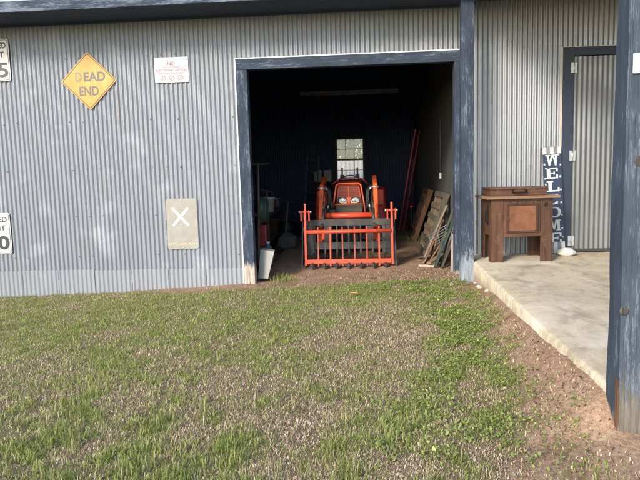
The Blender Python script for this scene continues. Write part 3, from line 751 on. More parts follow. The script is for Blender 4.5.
# ------------------------------------------------------------------ welcome board
def slab_letters(ch, cx, cz, w, h):
    """polygons (x, z) of one slab-serif capital"""
    L = []; q = lambda x0, z0, x1, z1: L.append([(x0, z0), (x1, z0), (x1, z1), (x0, z1)])
    def arc(rx, rz, tx, tz, a0, a1, n=18):
        for i in range(n):
            u, v = R(a0 + (a1 - a0) * i / n), R(a0 + (a1 - a0) * (i + 1) / n)
            L.append([(.5 + rx * math.cos(u), .5 + rz * math.sin(u)), (.5 + rx * math.cos(v), .5 + rz * math.sin(v)), (.5 + (rx - tx) * math.cos(v), .5 + (rz - tz) * math.sin(v)), (.5 + (rx - tx) * math.cos(u), .5 + (rz - tz) * math.sin(u))])
    if ch == 'W':
        for a, b_, c_ in ((.06, .26, .20), (.50, .26, .14), (.50, .74, .14), (.80, .74, .16)):
            L.append([(b_ - .05, 0), (b_ + .07, 0), (a + c_ * .9, 1), (a, 1)] if a < b_ else [(b_ - .07, 0), (b_ + .05, 0), (a + .10, 1), (a - .08, 1)])
        q(-.02, .9, .34, 1); q(.66, .9, 1.02, 1)
    if ch in 'EL':
        q(.12, 0, .38, 1); q(0, 0, .5, .1); q(0, .9, .5, 1); q(.38, 0, .95, .13); q(.82, .0, .95, .36)
        if ch == 'E': q(.38, .87, .95, 1); q(.82, .66, .95, 1); q(.38, .44, .70, .56); q(.62, .36, .72, .64)
    if ch == 'C': arc(.48, .5, .22, .12, 45, 315); q(.74, .66, .9, .98); q(.74, .06, .86, .3)
    if ch == 'O': arc(.5, .5, .22, .12, 0, 360, 26)
    if ch == 'M':
        q(.06, 0, .24, 1); q(.74, 0, .94, 1); q(-.02, 0, .34, .1); q(.66, 0, 1.02, .1); q(-.02, .9, .26, 1); q(.74, .9, 1.02, 1)
        L.append([(.18, 1), (.38, 1), (.57, .1), (.45, .1)]); L.append([(.62, 1), (.80, 1), (.55, .1), (.45, .1)])
    return [[(cx + (a - .5) * w, cz + (b_ - .5) * h) for a, b_ in pl_] for pl_ in L]
wl = thing('welcome_board', (0, 0, 0), 'tall navy WELCOME board with white stars leaning behind the cooler', 'sign')
BW, BH = .25, 1.50
b = MB().span((-BW / 2, -.011, 0), (BW / 2, .011, BH), .003); b.link('board', plain('board navy', (.012, .022, .055), .55, 0, .15, 10), wl)
m_st = [plain('stripe white', (.46, .46, .45), .6), plain('stripe grey', (.16, .16, .18), .6)]
for za, zb_ in ((1.40, BH - .002), (.01, .17)):
    b = MB()
    for k in range(5): xa = -BW / 2 + k * BW / 5; b.mi = k % 2; b.span((xa, -.0135, za), (xa + BW / 5, -.0115, zb_))
    b.link('striped_band', m_st, wl)
m_lw = plain('letter white', (.50, .50, .485), .6, 0, .06, 14)
b = MB()
for i, ch in enumerate('WELCOME'):
    for pl_ in slab_letters(ch, -.012 if i % 2 else .002, 1.315 - i * .182, .18, .150):
        e = .00008 * random.random(); vs = [b.bm.verts.new((x_, -.0125 - e, z_)) for x_, z_ in pl_]; b.bm.faces.new(vs)
for f in b.bm.faces:
    f.normal_update()
    if f.normal.y > 0: f.normal_flip()
b.link('lettering', m_lw, wl, False)
for x_, z_, r_ in ((-.108, 1.26, .020), (.108, 1.245, .016), (-.11, 1.06, .014), (.098, 1.085, .021), (-.1, .98, .018), (.1, .9, .018), (.098, .72, .02), (-.098, .6, .02), (.1, .545, .018), (.097, .36, .02), (-.1, .3, .018), (.1, .235, .015)):
    b = MB(); b.prism([(x_ + (r_ if k % 2 == 0 else r_ * .42) * math.sin(k * math.pi / 5), -.0115, z_ + (r_ if k % 2 == 0 else r_ * .42) * math.cos(k * math.pi / 5)) for k in range(10)], (0, -.0012, 0)); b.link('star', m_lw, wl)

wl.location = (2.71, -.14, .353); wl.rotation_euler = (R(-3.2), R(-2.3), 0)
b = MB(); bmesh.ops.create_icosphere(b.bm, subdivisions=4, radius=1)
for v in b.bm.verts:
    k = 1 + .16 * mnoise.noise(v.co * 2.3) + .06 * mnoise.noise(v.co * 7); v.co = Vector((v.co.x * .118 * k, v.co.y * .085 * k, v.co.z * .062 * k + .05)); 
    v.co += Vector((2.80, -.30, .345))
for f in b.bm.faces: f.smooth = True
tag(b.link('white_rock', plain('white limestone', (.55, .52, .47), .8, 0, .15, 18, .4, (.4, .3, .2), .5)), 'lumpy white rock at the foot of the welcome board', 'rock')

# ------------------------------------------------------------------ tractor with loader and grapple
ORG = plain('orange tractor paint', (.66, .095, .02), .45, 0, .2, 7, .12, (.20, .09, .05), .7)
RED = plain('red-orange grapple paint', (.62, .062, .022), .48, 0, .2, 8, .12, (.17, .09, .06), .75)
HOOD = plain('shaded hood paint', (.40, .055, .02), .42, 0, .2, 7, .05, (.18, .08, .045), .6)  # tractor orange darkened: the shade over the hood is put into its colour
BLK = plain('worn black steel', (.036, .034, .033), .55, .2, .3, 9, .1, (.16, .12, .09))
DRK = plain('engine black', (.018, .018, .018), .6, .1, .3); RUB = plain('tyre rubber', (.022, .021, .021), .85, 0, .25, 14, .2, (.12, .085, .06))
GRL = plain('dusty grille', (.10, .085, .06), .6, .1, .3, 12); MESH = plain('red hood screen', (.17, .028, .014), .6, 0, .3, 16)
tx = -.235
tr_ = thing('tractor', (tx, 2.9, .06), 'orange compact tractor with front loader and root grapple parked in the barn bay', 'tractor')
def sect(y_, w_, z0, z1, r_=.07, n=5):
    P_ = [(tx - w_ / 2, y_, z0), (tx + w_ / 2, y_, z0)]
    for sx, a0 in ((1, 0), (-1, 90)):
        for k in range(n + 1):
            a = R(a0 + 90 * k / n); P_.append((tx + sx * (w_ * .43 - r_) + r_ * math.cos(a), y_, z1 - r_ + r_ * math.sin(a)))
    return P_
MB().loft([sect(2.20, .46, 1.0, 1.33), sect(2.28, .49, .98, 1.365), sect(2.7, .53, .96, 1.40), sect(3.25, .56, .96, 1.43)]).link('hood', HOOD, tr_)
b = MB().prism([(tx - .185, 2.192, 1.125), (tx + .185, 2.192, 1.125), (tx + .155, 2.195, 1.315), (tx - .155, 2.195, 1.315)], (0, -.008, 0)); b.link('hood_screen', MESH, tr_)
b = MB()
for k in range(5): b.bar((tx - .18 + k * .006, 2.181, 1.14 + k * .037), (tx + .18 - k * .006, 2.181, 1.14 + k * .037), .006, .004)
b.bar((tx, 2.179, 1.125), (tx, 2.179, 1.315), .018, .008, (0, 1, 0)); b.link('screen_trim', ORG, tr_)
MB().prism([(tx - .225, 2.19, 1.0), (tx + .225, 2.19, 1.0), (tx + .195, 2.19, 1.122), (tx - .195, 2.19, 1.122)], (0, -.012, 0)).link('headlight_bezel', DRK, tr_)
g = G('headlight lens'); g.set(g.mix(g.mr(g.noise(g.obj(), 40, 4, .6), .4, .65), (.62, .62, .60), (.34, .31, .27)), .15, .25)
for sx in (-1, 1):
    hl = MB()
    Pp = [(tx + sx * x_, 2.176, z_) for x_, z_ in ((.035, 1.012), (.13, 1.008), (.178, 1.03), (.172, 1.085), (.12, 1.112), (.07, 1.098), (.04, 1.06))]
    hl.prism(Pp, (0, -.014, 0)); ho = hl.link('headlight', g.m, tr_)
    MB().lathe([(.034, -.002), (.028, .003), (.012, .001), (0, .001)], (tx + sx * .10, 2.160, 1.060), (0, -1, 0), 18).link('reflector', plain('lamp reflector', (.55, .55, .55), .15, .9, .1), ho)
b = MB().prism([(tx - .012, 2.166, 1.0), (tx + .012, 2.166, 1.0), (tx + .05, 2.168, 1.12), (tx - .05, 2.168, 1.12)], (0, -.012, 0)); b.link('nose_strip', ORG, tr_)
b = MB().prism([(tx - .235, 2.17, .845), (tx + .235, 2.17, .845), (tx + .25, 2.17, .985), (tx - .25, 2.17, .985)], (0, .05, 0))
for k in range(9): b.bar((tx - .235, 2.166, .86 + k * .0145), (tx + .235, 2.166, .86 + k * .0145), .008, .005)
b.link('grille', GRL, tr_)
MB().tube([(tx - .29, 2.06, .84), (tx - .275, 2.06, 1.0), (tx - .22, 2.10, 1.34), (tx - .17, 2.12, 1.372), (tx + .17, 2.12, 1.372), (tx + .22, 2.10, 1.34), (tx + .275, 2.06, 1.0), (tx + .29, 2.06, .84)], .014, 8).tube([(tx - .277, 2.06, 1.0), (tx + .277, 2.06, 1.0)], .012, 8).link('brush_guard', ORG, tr_)
MB().span((tx - .20, 2.25, .45), (tx + .20, 3.6, .955), .02).span((tx - .16, 2.3, .3), (tx + .16, 4.4, .45), .02).span((tx - .3, 3.6, .4), (tx + .3, 4.5, .75), .03).link('engine_block', DRK, tr_)
MB().span((tx - .45, 2.46, .32), (tx + .45, 2.56, .42), .01).link('front_axle', DRK, tr_)
def wheel(x_, y_, r_, wd_, lugs):
    b = MB(); c_ = (x_ - wd_ / 2, y_, .06 + r_)
    b.lathe([(r_ * .56, .0), (r_ * .80, .004), (r_ * .93, .03), (r_ * .955, wd_ * .3), (r_ * .955, wd_ * .7), (r_ * .93, wd_ - .03), (r_ * .80, wd_ - .004), (r_ * .56, wd_)], c_, (1, 0, 0), 36)
    for k in range(lugs):
        for sd in (0, 1):
            a = 2 * math.pi * (k + .5 * sd) / lugs; a2 = a + .16
            xa, xb = (x_ - wd_ * .48, x_ - .005) if sd else (x_ + .005, x_ + wd_ * .48)
            if sd: xa, xb = xb, xa
            p0 = Vector((xa, y_ + math.cos(a2) * r_ * .965, .06 + r_ + math.sin(a2) * r_ * .965)); p1 = Vector((xb, y_ + math.cos(a) * r_ * .965, .06 + r_ + math.sin(a) * r_ * .965))
            b.bar(p0, p1, .045 * r_ / .5, .07 * r_, (0, math.cos(a), math.sin(a)))
    wo_ = MB().lathe([(r_ * .57, wd_ * .1), (r_ * .54, wd_ * .5), (r_ * .3, wd_ * .45), (r_ * .3, wd_ * .35), (0, wd_ * .35)], c_, (1, 0, 0), 24).lathe([(r_ * .57, wd_ * .9), (r_ * .54, wd_ * .5), (r_ * .3, wd_ * .55), (r_ * .3, wd_ * .65), (0, wd_ * .65)], c_, (1, 0, 0), 24)
    h_ = wo_.link('wheel', ORG, tr_); b.link('tyre', RUB, h_)
for sx in (-1, 1): wheel(tx + sx * .50, 2.51, .30, .20, 16); wheel(tx + sx * .58, 4.15, .49, .30, 18)
for sx in (-1, 1):
    b = MB(); rings = []
    for k in range(10):
        a = R(-8 + 150 * k / 9); cy_, cz_ = 4.15 - .56 * math.cos(a), .56 + .70 * math.sin(a)
        iy, iz = 4.15 - .53 * math.cos(a), .56 + .67 * math.sin(a); xo, xi = tx + sx * .74, tx + sx * .46
        rings.append([(xi, cy_, cz_), (xo - sx * .05, cy_, cz_), (xo, cy_ + .02, cz_ - .05), (xo - sx * .03, iy, iz - .04), (xi, iy, iz)])
    b.loft(rings, True); b.link('fender', plain('red fender', (.42, .03, .02), .4, 0, .15, 6), tr_)
    b = MB().span((tx + sx * .50, 3.62, .88), (tx + sx * .68, 3.66, 1.2), .02); b.link('fender_face', RED, tr_)
MB().span((tx - .24, 4.05, .95), (tx + .24, 4.5, 1.07), .05).span((tx - .23, 4.45, 1.05), (tx + .23, 4.55, 1.30), .04).link('seat', DRK, tr_)
sw = MB(); sw.tube([(tx + .18 * math.cos(a), 3.62 + .12 * math.sin(a), 1.42 + .08 * math.sin(a)) for a in np.linspace(0, 6.283, 25)], .013, 8, False).tube([(tx, 3.62, 1.42), (tx, 3.45, 1.15)], .02, 8).link('steering_wheel', DRK, tr_)
b = MB().tube([(tx - .36, 3.3, 1.33), (tx - .26, 3.3, 1.40), (tx - .17, 3.3, 1.455), (tx + .17, 3.3, 1.455), (tx + .26, 3.3, 1.42), (tx + .36, 3.3, 1.33)], .016, 8); b.link('handrail', RED, tr_)
for sx, xq in ((-1, tx - .145), (1, tx + .155)):
    MB().tube([(xq, 3.28, 1.45), (xq, 3.28, 1.66)], .016, 8).box((xq, 3.26, 1.49), (.085, .05, .06), None, .012).link('work_light', DRK, tr_)
# loader
for sx in (-1, 1):
    xa = tx + sx * .475
    MB().span((xa - .03, 2.85, .45), (xa + .03, 2.97, 1.50), .008).link('loader_tower', ORG, tr_)
    b = MB().bar((xa, 2.88, 1.44), (xa, 2.0, 1.28), .074, .13, (0, 0, 1), .008).bar((xa, 2.03, 1.33), (xa, 1.62, .78), .072, .12, (0, 0, 1), .008).bar((xa, 1.66, .84), (xa, 1.34, .36), .070, .10, (0, 0, 1), .008)
    b.link('loader_arm', ORG, tr_)
    b = MB().tube([(xa - sx * .09, 2.7, .62), (xa - sx * .09, 2.1, 1.0)], .032, 10).tube([(xa - sx * .09, 2.1, 1.0), (xa - sx * .09, 1.72, .86)], .018, 8); b.link('lift_cylinder', BLK, tr_)
    hs = MB()
    for q in range(3):
        o_ = .03 * q; hs.tube([(xa - sx * (.06 + o_), 2.1, .82), (xa - sx * (.10 + o_), 1.98, .96), (xa - sx * (.13 + o_ * .5), 2.0, 1.15), (xa - sx * (.09 + o_), 2.05, 1.32 - o_), (xa - sx * .045, 2.1, 1.36 - o_ * 2)], .012, 8)
    hs.link('hydraulic_hose', DRK, tr_)
    fs = MB(); fs.tube([(xa - sx * .10, 1.96, .90), (xa - sx * .11, 1.95, 1.0)], .016, 8).tube([(xa - sx * .10, 2.0, 1.26), (xa - sx * .06, 2.02, 1.31)], .017, 8).tube([(xa - .06, 1.93, 1.30), (xa + .06, 1.93, 1.30)], .02, 10).tube([(xa - sx * .12, 1.97, .80), (xa - sx * .12, 1.97, .85)], .02, 8)
    fs.link('hose_fitting', m_steel, tr_)
for sx in (-1, 1):
    xa = tx + sx * .475
    MB().tube([(xa - sx * .05, 1.50, .95), (xa - sx * .05, 1.30, .72)], .026, 10).tube([(xa - sx * .05, 1.62, 1.08), (xa - sx * .05, 1.50, .95)], .014, 8).link('tilt_cylinder', BLK, tr_)
    MB().bar((xa - sx * .05, 1.42, .62), (xa - sx * .05, 1.29, .44), .05, .07, (0, 0, 1), .006).link('tilt_link', RED, tr_)
    MB().tube([(xa - .055, 1.66, .82), (xa + .055, 1.66, .82)], .024, 12).tube([(xa - .05, 2.02, 1.30), (xa + .05, 2.02, 1.30)], .022, 12).tube([(xa - .05, 1.36, .40), (xa + .05, 1.36, .40)], .022, 12).link('pivot_pin', m_steel, tr_)
    MB().tube([(xa - sx * .04, 2.0, 1.28), (xa - sx * .075, 1.86, 1.12), (xa - sx * .07, 1.74, .96), (xa - sx * .05, 1.60, .86), (xa - sx * .10, 1.35, .74), (xa - sx * .02, 1.10, .72)], .010, 8).link('hydraulic_hose', DRK, tr_)
MB().tube([(tx - .435, 1.74, .82), (tx + .435, 1.74, .82)], .052, 16).link('cross_tube', RED, tr_)
MB().box((tx - .30, 2.0, .85), (.14, .14, .13), None, .02).tube([(tx - .30, 2.0, .9), (tx - .30, 1.98, 1.05)], .03, 10).link('valve_block', DRK, tr_)
# grapple: black rear frame and lower tines, red clamp frame in front
gx0, gx1 = -.955, .495
gp = MB().span((gx0 + .03, 1.20, .69), (gx1 - .03, 1.27, .80), .006).span((gx0 + .03, 1.20, .30), (gx1 - .03, 1.27, .42), .006)
for xk in (gx0 + .02, gx1 - .17): gp.span((xk, 1.205, .20), (xk + .15, 1.262, .80), .006)
for xk in (-.56, .10): gp.span((xk - .05, 1.205, .425), (xk + .05, 1.262, .685), .004)
gpo = gp.link('grapple', BLK, tr_); gpo['label'] = 'root grapple with black rear frame and red clamp'
for k in range(7):
    xk = gx0 + .035 + (k + .5) * (gx1 - gx0 - .07) / 7
    prof = [(1.22, .70), (1.26, .40), (1.24, .20), (1.10, .10), (.84, .065), (.80, .085), (.80, .11), (1.06, .15), (1.18, .24), (1.20, .42), (1.19, .70)]
    MB().prism([(xk - .012, y_, z_) for y_, z_ in prof], (.024, 0, 0)).link('lower_tine', BLK, gpo)
for k in range(7):
    xk = gx0 + .13 + k * (gx1 - gx0 - .26) / 6
    MB().prism([(xk - .03, .93, .115), (xk + .03, .93, .115), (xk + .04, .80, .085), (xk + .012, .76, .075), (xk - .012, .76, .075), (xk - .04, .80, .085)], (0, .0, -.025)).link('tooth', BLK, gpo)
for xe, sx in ((gx0 + .025, -1), (gx1 - .025, 1)):
    b = MB().prism([(xe - .012, .90, .08), (xe - .012, .945, .08), (xe - .012, 1.0, .62), (xe - .012, 1.06, 1.07), (xe - .012, 1.0, 1.08), (xe - .012, .93, .62)], (.03, 0, 0)); b.link('clamp_side', RED, gpo)
    b = MB().prism([(xe + sx * .05, .86, .07), (xe + sx * .05, 1.3, .10), (xe + sx * .05, 1.3, .86), (xe + sx * .05, 1.18, .9), (xe + sx * .05, 1.02, .5), (xe + sx * .05, .9, .22)], (sx * .012, 0, 0)); b.link('side_plate', BLK, gpo)
    b = MB().tube([(xe - .075, 1.02, .945), (xe + .075, 1.02, .945)], .018, 10).span((xe - .075, .99, .80), (xe - .055, 1.05, .97)).span((xe + .055, .99, .80), (xe + .075, 1.05, .97)); b.link('clamp_hinge', RED, gpo)
    MB().tube([(xe - .105, 1.02, .945), (xe - .078, 1.02, .945)], .022, 10).tube([(xe + .078, 1.02, .945), (xe + .105, 1.02, .945)], .022, 10).link('hinge_pin', m_steel, gpo)
    MB().tube([(xe + sx * .035, 1.16, .44), (xe + sx * .035, 1.08, .70)], .022, 8).tube([(xe + sx * .035, 1.08, .70), (xe + sx * .035, 1.03, .92)], .012, 8).link('clamp_cylinder', BLK, gpo)
MB().tube([(gx0 + .04, .915, .625), (gx1 - .04, .915, .625)], .031, 14).link('clamp_tube', RED, gpo)
MB().span((gx0 + .04, .885, .105), (gx1 - .04, .935, .175), .006).link('clamp_bar', RED, gpo)
for k in range(1, 7):
    xk = gx0 + .035 + k * (gx1 - gx0 - .07) / 7
    MB().prism([(xk - .011, .90, .06), (xk - .011, .95, .06), (xk - .011, .975, .4), (xk - .011, .955, .70), (xk - .011, .925, .70), (xk - .011, .935, .4)], (.022, 0, 0)).link('clamp_tine', RED if k in (2, 6) else plain('worn red tine', (.34, .05, .025), .5, 0, .4, 9, 0, (.10, .06, .045), .8), gpo)

# ------------------------------------------------------------------ things kept in the bay
t = thing('shop_light', (-.265, 6.2, 3.46), 'long unlit fluorescent light hung under the barn rafters', 'light')
MB().prism([(-1.45, 6.12, 3.47), (-1.45, 6.28, 3.47), (-1.45, 6.24, 3.54), (-1.45, 6.16, 3.54)], (2.37, 0, 0)).link('housing', plain('light housing', (.40, .41, .46), .5), t)
for yk in (6.165, 6.235): MB().tube([(-1.43, yk, 3.455), (.90, yk, 3.455)], .015, 8).link('tube', plain('unlit lamp tube', (.34, .35, .40), .3), t)
for xk in (-1.2, .67): MB().tube([(xk, 6.2, 3.54), (xk, 6.2, 4.3)], .004, 6).link('chain', DRK, t)

LR = plain('red ladder fibreglass', (.30, .014, .028), .45, 0, .25, 5)
def ladder(name, a, b_, side, rail, n, mr_, mg_, label):
    """two rails from a to b, side = offset of the second rail"""
    t = thing(name, a, label, 'ladder'); a, b_, s_ = Vector(a), Vector(b_), Vector(side)
    for o_ in (Vector((0, 0, 0)), s_): MB().bar(a + o_, b_ + o_, rail[0], rail[1], s_.normalized().cross((b_ - a).normalized())).link('rail', mr_, t)
    for k in range(n):
        f = (k + .6) / n; q = a + (b_ - a) * f; MB().tube([q, q + s_], .018, 8).link('rung', mg_, t)
    return t
ladder('extension_ladder', (.90, 6.0, .07), (1.33, 6.05, 2.55), (.14, .40, 0), (.10, .035), 8, LR, m_alu, 'tall red extension ladder leaning on the bay side wall')
ladder('step_ladder', (-1.47, 6.2, .06), (-1.40, 6.9, 2.0), (.30, 0, 0), (.03, .07), 7, plain('dull ladder aluminium', (.07, .075, .09), .5, .6), plain('dull rung aluminium', (.09, .095, .11), .5, .6), 'dull grey ladder standing in the dark behind the tractor')
t = thing('junction_box', (1.53, 3.02, 1.45), 'small white electric box on the bay side wall', 'electric box')
MB().span((1.494, 2.97, 1.395), (1.528, 3.08, 1.51), .006).link('box', plain('box plastic', (.62, .62, .6), .5), t); MB().tube([(1.515, 3.02, 1.51), (1.515, 3.02, 2.55)], .01, 8).link('conduit', plain('conduit grey', (.09, .09, .09), .6), t)
# pallets on edge against the side wall
def pallet(y0, ln, x_foot, ht, cols, label, dz=0.):
    """ht up the lean, ln along the wall"""
    t = thing('wooden_pallet', (x_foot, y0, .07 + dz), label, 'pallet', 'pallets leaning on the bay side wall')
    top = Vector((1.49, 0, 0)); dx = 1.47 - x_foot; th = math.asin(min(.9, dx / ht)); U = Vector((math.sin(th), 0, math.cos(th))); Nn = Vector((-math.cos(th), 0, math.sin(th)))
    O = Vector((x_foot, y0, .07 + dz)); mt = [wood('pallet wood', c_, tuple(k * .5 for k in c_), ax_, .85, 1.) for c_ in cols for ax_ in 'yz']
    for q in range(3):
        yy_ = Vector((0, ln * q / 2 * .95 + .02, 0)); MB().bar(O + yy_, O + yy_ + U * ht, .04, .09, Nn, .003).link('stringer', mt[1 if q else 3], t)
    nb = 6
    for q in range(nb):
        u_ = .05 + (ht - .1) * q / (nb - 1); rr_ = random.uniform(-.012, .012)
        MB().bar(O + U * (u_ + rr_) + Nn * .057, O + U * (u_ - rr_) + Nn * .057 + Vector((0, ln, 0)), random.choice((.09, .1, .085)), .018, Nn, .002).link('deck_board', mt[2 * (q % len(cols))], t)
pallet(4.1, 1.15, 1.10, 1.14, [(.145, .088, .056), (.20, .10, .05)], 'brown wooden pallet, the one farther inside the bay')
pallet(1.75, 1.1, 1.10, 1.15, [(.135, .098, .066), (.085, .075, .056)], 'grey-green wooden pallet nearer the bay opening')
def plank(name, a, b_, w_, th, mt, label, upv=(-1, 0, .4), grp='loose boards leaning by the right jamb', cat='board'):
    return tag(MB().bar(a, b_, w_, th, upv, .003).link(name, mt), label, cat, grp)
plank('loose_board', (.98, .95, .09), (1.44, 2.2, .62), .14, .022, wood('brown plank', (.30, .17, .10), (.15, .08, .05), 'y', .8), 'brown board leaning low against the grey-green pallet')
plank('loose_board', (1.10, .55, .07), (1.47, 1.0, .78), .15, .022, wood('green plank', (.045, .075, .062), (.02, .035, .03), 'z', .7), 'dark green board leaning behind the right jamb')
plank('loose_board', (1.20, .50, .07), (1.48, .85, .60), .10, .022, wood('dark plank', (.08, .07, .06), (.04, .035, .03), 'z', .8), 'narrow dark board behind the green one')
plank('loose_board', (.88, .72, .085), (1.17, .62, .085), .09, .03, wood('pale offcut', (.46, .37, .28), (.32, .24, .17), 'x', .8), 'short pale offcut lying on the dirt', (0, 0, 1))
plank('loose_board', (1.0, 1.05, .08), (1.40, 1.3, .20), .10, .025, wood('tan offcut', (.34, .22, .14), (.2, .12, .08), 'x', .8), 'tan offcut propped above the pale one', (0, 0, 1))
plank('loose_board', (1.03, 1.5, .08), (1.45, 1.75, .95), .12, .022, wood('weathered plank', (.26, .20, .15), (.13, .10, .075), 'z', .85), 'weathered grey-brown board leaning on the nearer pallet')
plank('loose_board', (1.08, 1.15, .07), (1.46, 1.55, .52), .16, .02, wood('reddish plank', (.27, .135, .075), (.14, .07, .04), 'z', .85), 'reddish wide board under the wire panel')
plank('loose_board', (1.14, .85, .07), (1.47, 1.25, .66), .07, .03, wood('pale batten', (.34, .27, .20), (.2, .15, .11), 'z', .85), 'pale narrow batten between the green and reddish boards')
plank('loose_board', (.93, 1.35, .075), (1.30, .80, .10), .12, .022, wood('trodden plank', (.20, .135, .09), (.10, .065, .045), 'y', .85), 'trodden brown board lying flat below the wire panel', (0, 0, 1))
plank('loose_board', (1.02, .62, .13), (1.40, 1.15, .26), .08, .03, wood('split batten', (.24, .16, .105), (.12, .08, .055), 'y', .85), 'split tan batten lying over the flat brown board', (0, 0, 1))
plank('loose_board', (1.16, 1.0, .07), (1.48, 1.15, .95), .09, .022, wood('mossy plank', (.075, .085, .06), (.035, .04, .03), 'z', .85), 'tall mossy board leaning between the pallet and the right jamb')
plank('loose_board', (1.12, 1.3, .07), (1.47, 1.9, 1.02), .10, .022, wood('old brown plank', (.17, .11, .07), (.085, .055, .04), 'z', .85), 'old brown board leaning high across the nearer pallet')
plank('loose_board', (1.22, .72, .07), (1.485, .95, .80), .12, .022, wood('old grey plank', (.15, .135, .115), (.07, .065, .055), 'z', .85), 'wide grey board leaning close behind the green board')
plank('loose_board', (.95, 1.62, .075), (1.36, 1.32, .19), .11, .024, wood('muddy plank', (.15, .095, .06), (.075, .05, .035), 'x', .85), 'muddy board end poking out from under the nearer pallet', (0, 0, 1))
plank('loose_board', (1.31, .20, .05), (1.335, .26, .62), .04, .03, wood('grey batten', (.35, .31, .27), (.2, .17, .15), 'z', .8), 'thin grey batten standing against the right jamb')
b = MB(); A0 = Vector((1.02, 1.75, .36)); A1 = Vector((1.46, 1.1, .74))
for k in range(6): o_ = Vector((.01 * k, -.01 * k, -.038 * k)); b.tube([A0 + o_, A1 + o_], .0035, 6)
for k in range(5): f = k / 4; q = A0.lerp(A1, f); b.tube([q, q + Vector((.05, -.05, -.19))], .003, 6)
tag(b.link('wire_panel', plain('galvanised wire', (.36, .38, .38), .5, .5)), 'galvanised wire panel lying across the leaning pallets', 'wire panel')
# left corner of the bay
b = MB(); b.loft([[(xx - .005, yy, zz) for xx, yy, zz in ((-1.59, .18, .01), (-1.43, .12, .01), (-1.325, .15, .42), (-1.545, .22, .445))], [(xx, yy + .09, zz) for xx, yy, zz in ((-1.585, .18, .01), (-1.445, .12, .01), (-1.335, .17, .43), (-1.53, .24, .455))]], False)
tag(b.link('leaning_panel', plain('dull white panel', (.23, .225, .215), .6, 0, .12, 6, 0, (.3, .25, .2))), 'dull white slab-like panel leaning by the left jamb', 'panel')
m_handle = wood('grey tool handle', (.20, .165, .13), (.1, .08, .06), 'z', .7)
def tool(name, a, b_, kind, label, mt=m_handle):
    t = thing(name, a, label, 'garden tool', 'long-handled tools leaning at the left of the bay'); a, b_ = Vector(a), Vector(b_)
    MB().tube([a, b_], .016, 8).link('handle', mt, t); d = (b_ - a).normalized()
    h = MB()
    if kind == 'shovel':
        s_ = Vector((.8, -.6, 0)); q = a
        h.loft([[q + s_ * (-w_) - d * l_, q - d * l_ + Vector((0, -.03, 0)), q + s_ * w_ - d * l_, q - d * l_ + Vector((0, .004, 0))] for w_, l_ in ((.02, -.1), (.09, -.02), (.10, .12), (.06, .22), (.01, .27))], False)
    elif kind == 'rake':
        h.bar(b_ + Vector((-.18, 0, 0)), b_ + Vector((.18, 0, 0)), .02, .025)
        for k in range(9): h.tube([b_ + Vector((-.17 + k * .0425, 0, 0)), b_ + Vector((-.17 + k * .0425, -.07, .0))], .005, 5)
    else:
        h.bar(b_ + Vector((-.10, 0, .03)), b_ + Vector((.10, -.05, -.02)), .05, .03)
    h.link('head', BLK, t)
tool('garden_rake', (-1.72, 1.0, .08), (-1.75, 1.5, 1.75), 'rake', 'tall thin rake with its head up by the left jamb')
tool('shovel', (-1.83, 1.3, .36), (-1.70, 1.55, 1.10), 'shovel', 'pale-handled shovel leaning left of the red can')
tool('garden_hoe', (-1.62, 1.1, .08), (-1.66, 1.75, 1.28), 'hoe', 'dark hoe leaning between the shovel and the bin')
tool('pickaxe', (-1.62, 3.6, .08), (-1.56, 3.9, .98), 'hoe', 'wooden-handled pick standing near the black pot')
m_rc = plain('red plastic', (.20, .012, .02), .4, 0, .15, 6)
t = thing('fuel_can', (-1.66, 1.25, .36), 'tall red fuel can on a crate behind the leaning panel', 'can')
MB().span((-1.74, 1.17, .37), (-1.60, 1.33, .74), .025).link('body', m_rc, t); MB().tube([(-1.70, 1.25, .735), (-1.70, 1.25, .80), (-1.63, 1.25, .80), (-1.63, 1.25, .735)], .012, 8).link('handle', m_rc, t); MB().tube([(-1.62, 1.22, .73), (-1.56, 1.19, .82)], .018, 8).link('spout', DRK, t)
tag(MB().span((-1.80, 1.10, .06), (-1.56, 1.42, .365), .01).link('wooden_crate', wood('dark crate', (.11, .08, .06), (.05, .04, .03), 'x', .85, 1., (2, .1))), 'dark wooden crate under the red fuel can', 'crate')
t = thing('plastic_jug', (-1.58, 1.15, .07), 'pale blue plastic jug on the dirt beside the crate', 'jug')
MB().lathe([(.0, 0), (.085, .005), (.09, .05), (.09, .24), (.05, .31), (.028, .33), (.028, .36)], (-1.58, 1.15, .07), (0, 0, 1), 20).link('body', plain('blue jug plastic', (.055, .10, .15), .35), t); MB().lathe([(.032, .36), (.032, .39), (0, .39)], (-1.58, 1.15, .07), (0, 0, 1), 16).link('cap', m_signw, t)
tag(MB().box((-1.62, 1.0, .20), (.10, .05, .22), (0, .3, .4), .01).link('red_rag', m_rc), 'small red cloth hanging low by the leaning panel', 'cloth')
t = thing('black_pot', (-1.72, 4.9, .06), 'round black iron pot standing on the dirt floor', 'pot')
MB().lathe([(.0, .03), (.17, .04), (.25, .14), (.265, .26), (.24, .36), (.22, .39), (.235, .41), (.205, .41), (.20, .36)], (-1.72, 4.9, .06), (0, 0, 1), 28).link('bowl', m_iron, t)
MB().tube([(-1.72 + .24 * math.cos(a), 4.9, .45 + .2 * math.sin(a)) for a in np.linspace(0, math.pi, 12)], .009, 6).link('handle', m_iron, t)
for a in (.5, 2.6, 4.7): MB().tube([(-1.72 + .15 * math.cos(a), 4.9 + .15 * math.sin(a), .12), (-1.72 + .18 * math.cos(a), 4.9 + .18 * math.sin(a), .05)], .02, 6).link('leg', m_iron, t)
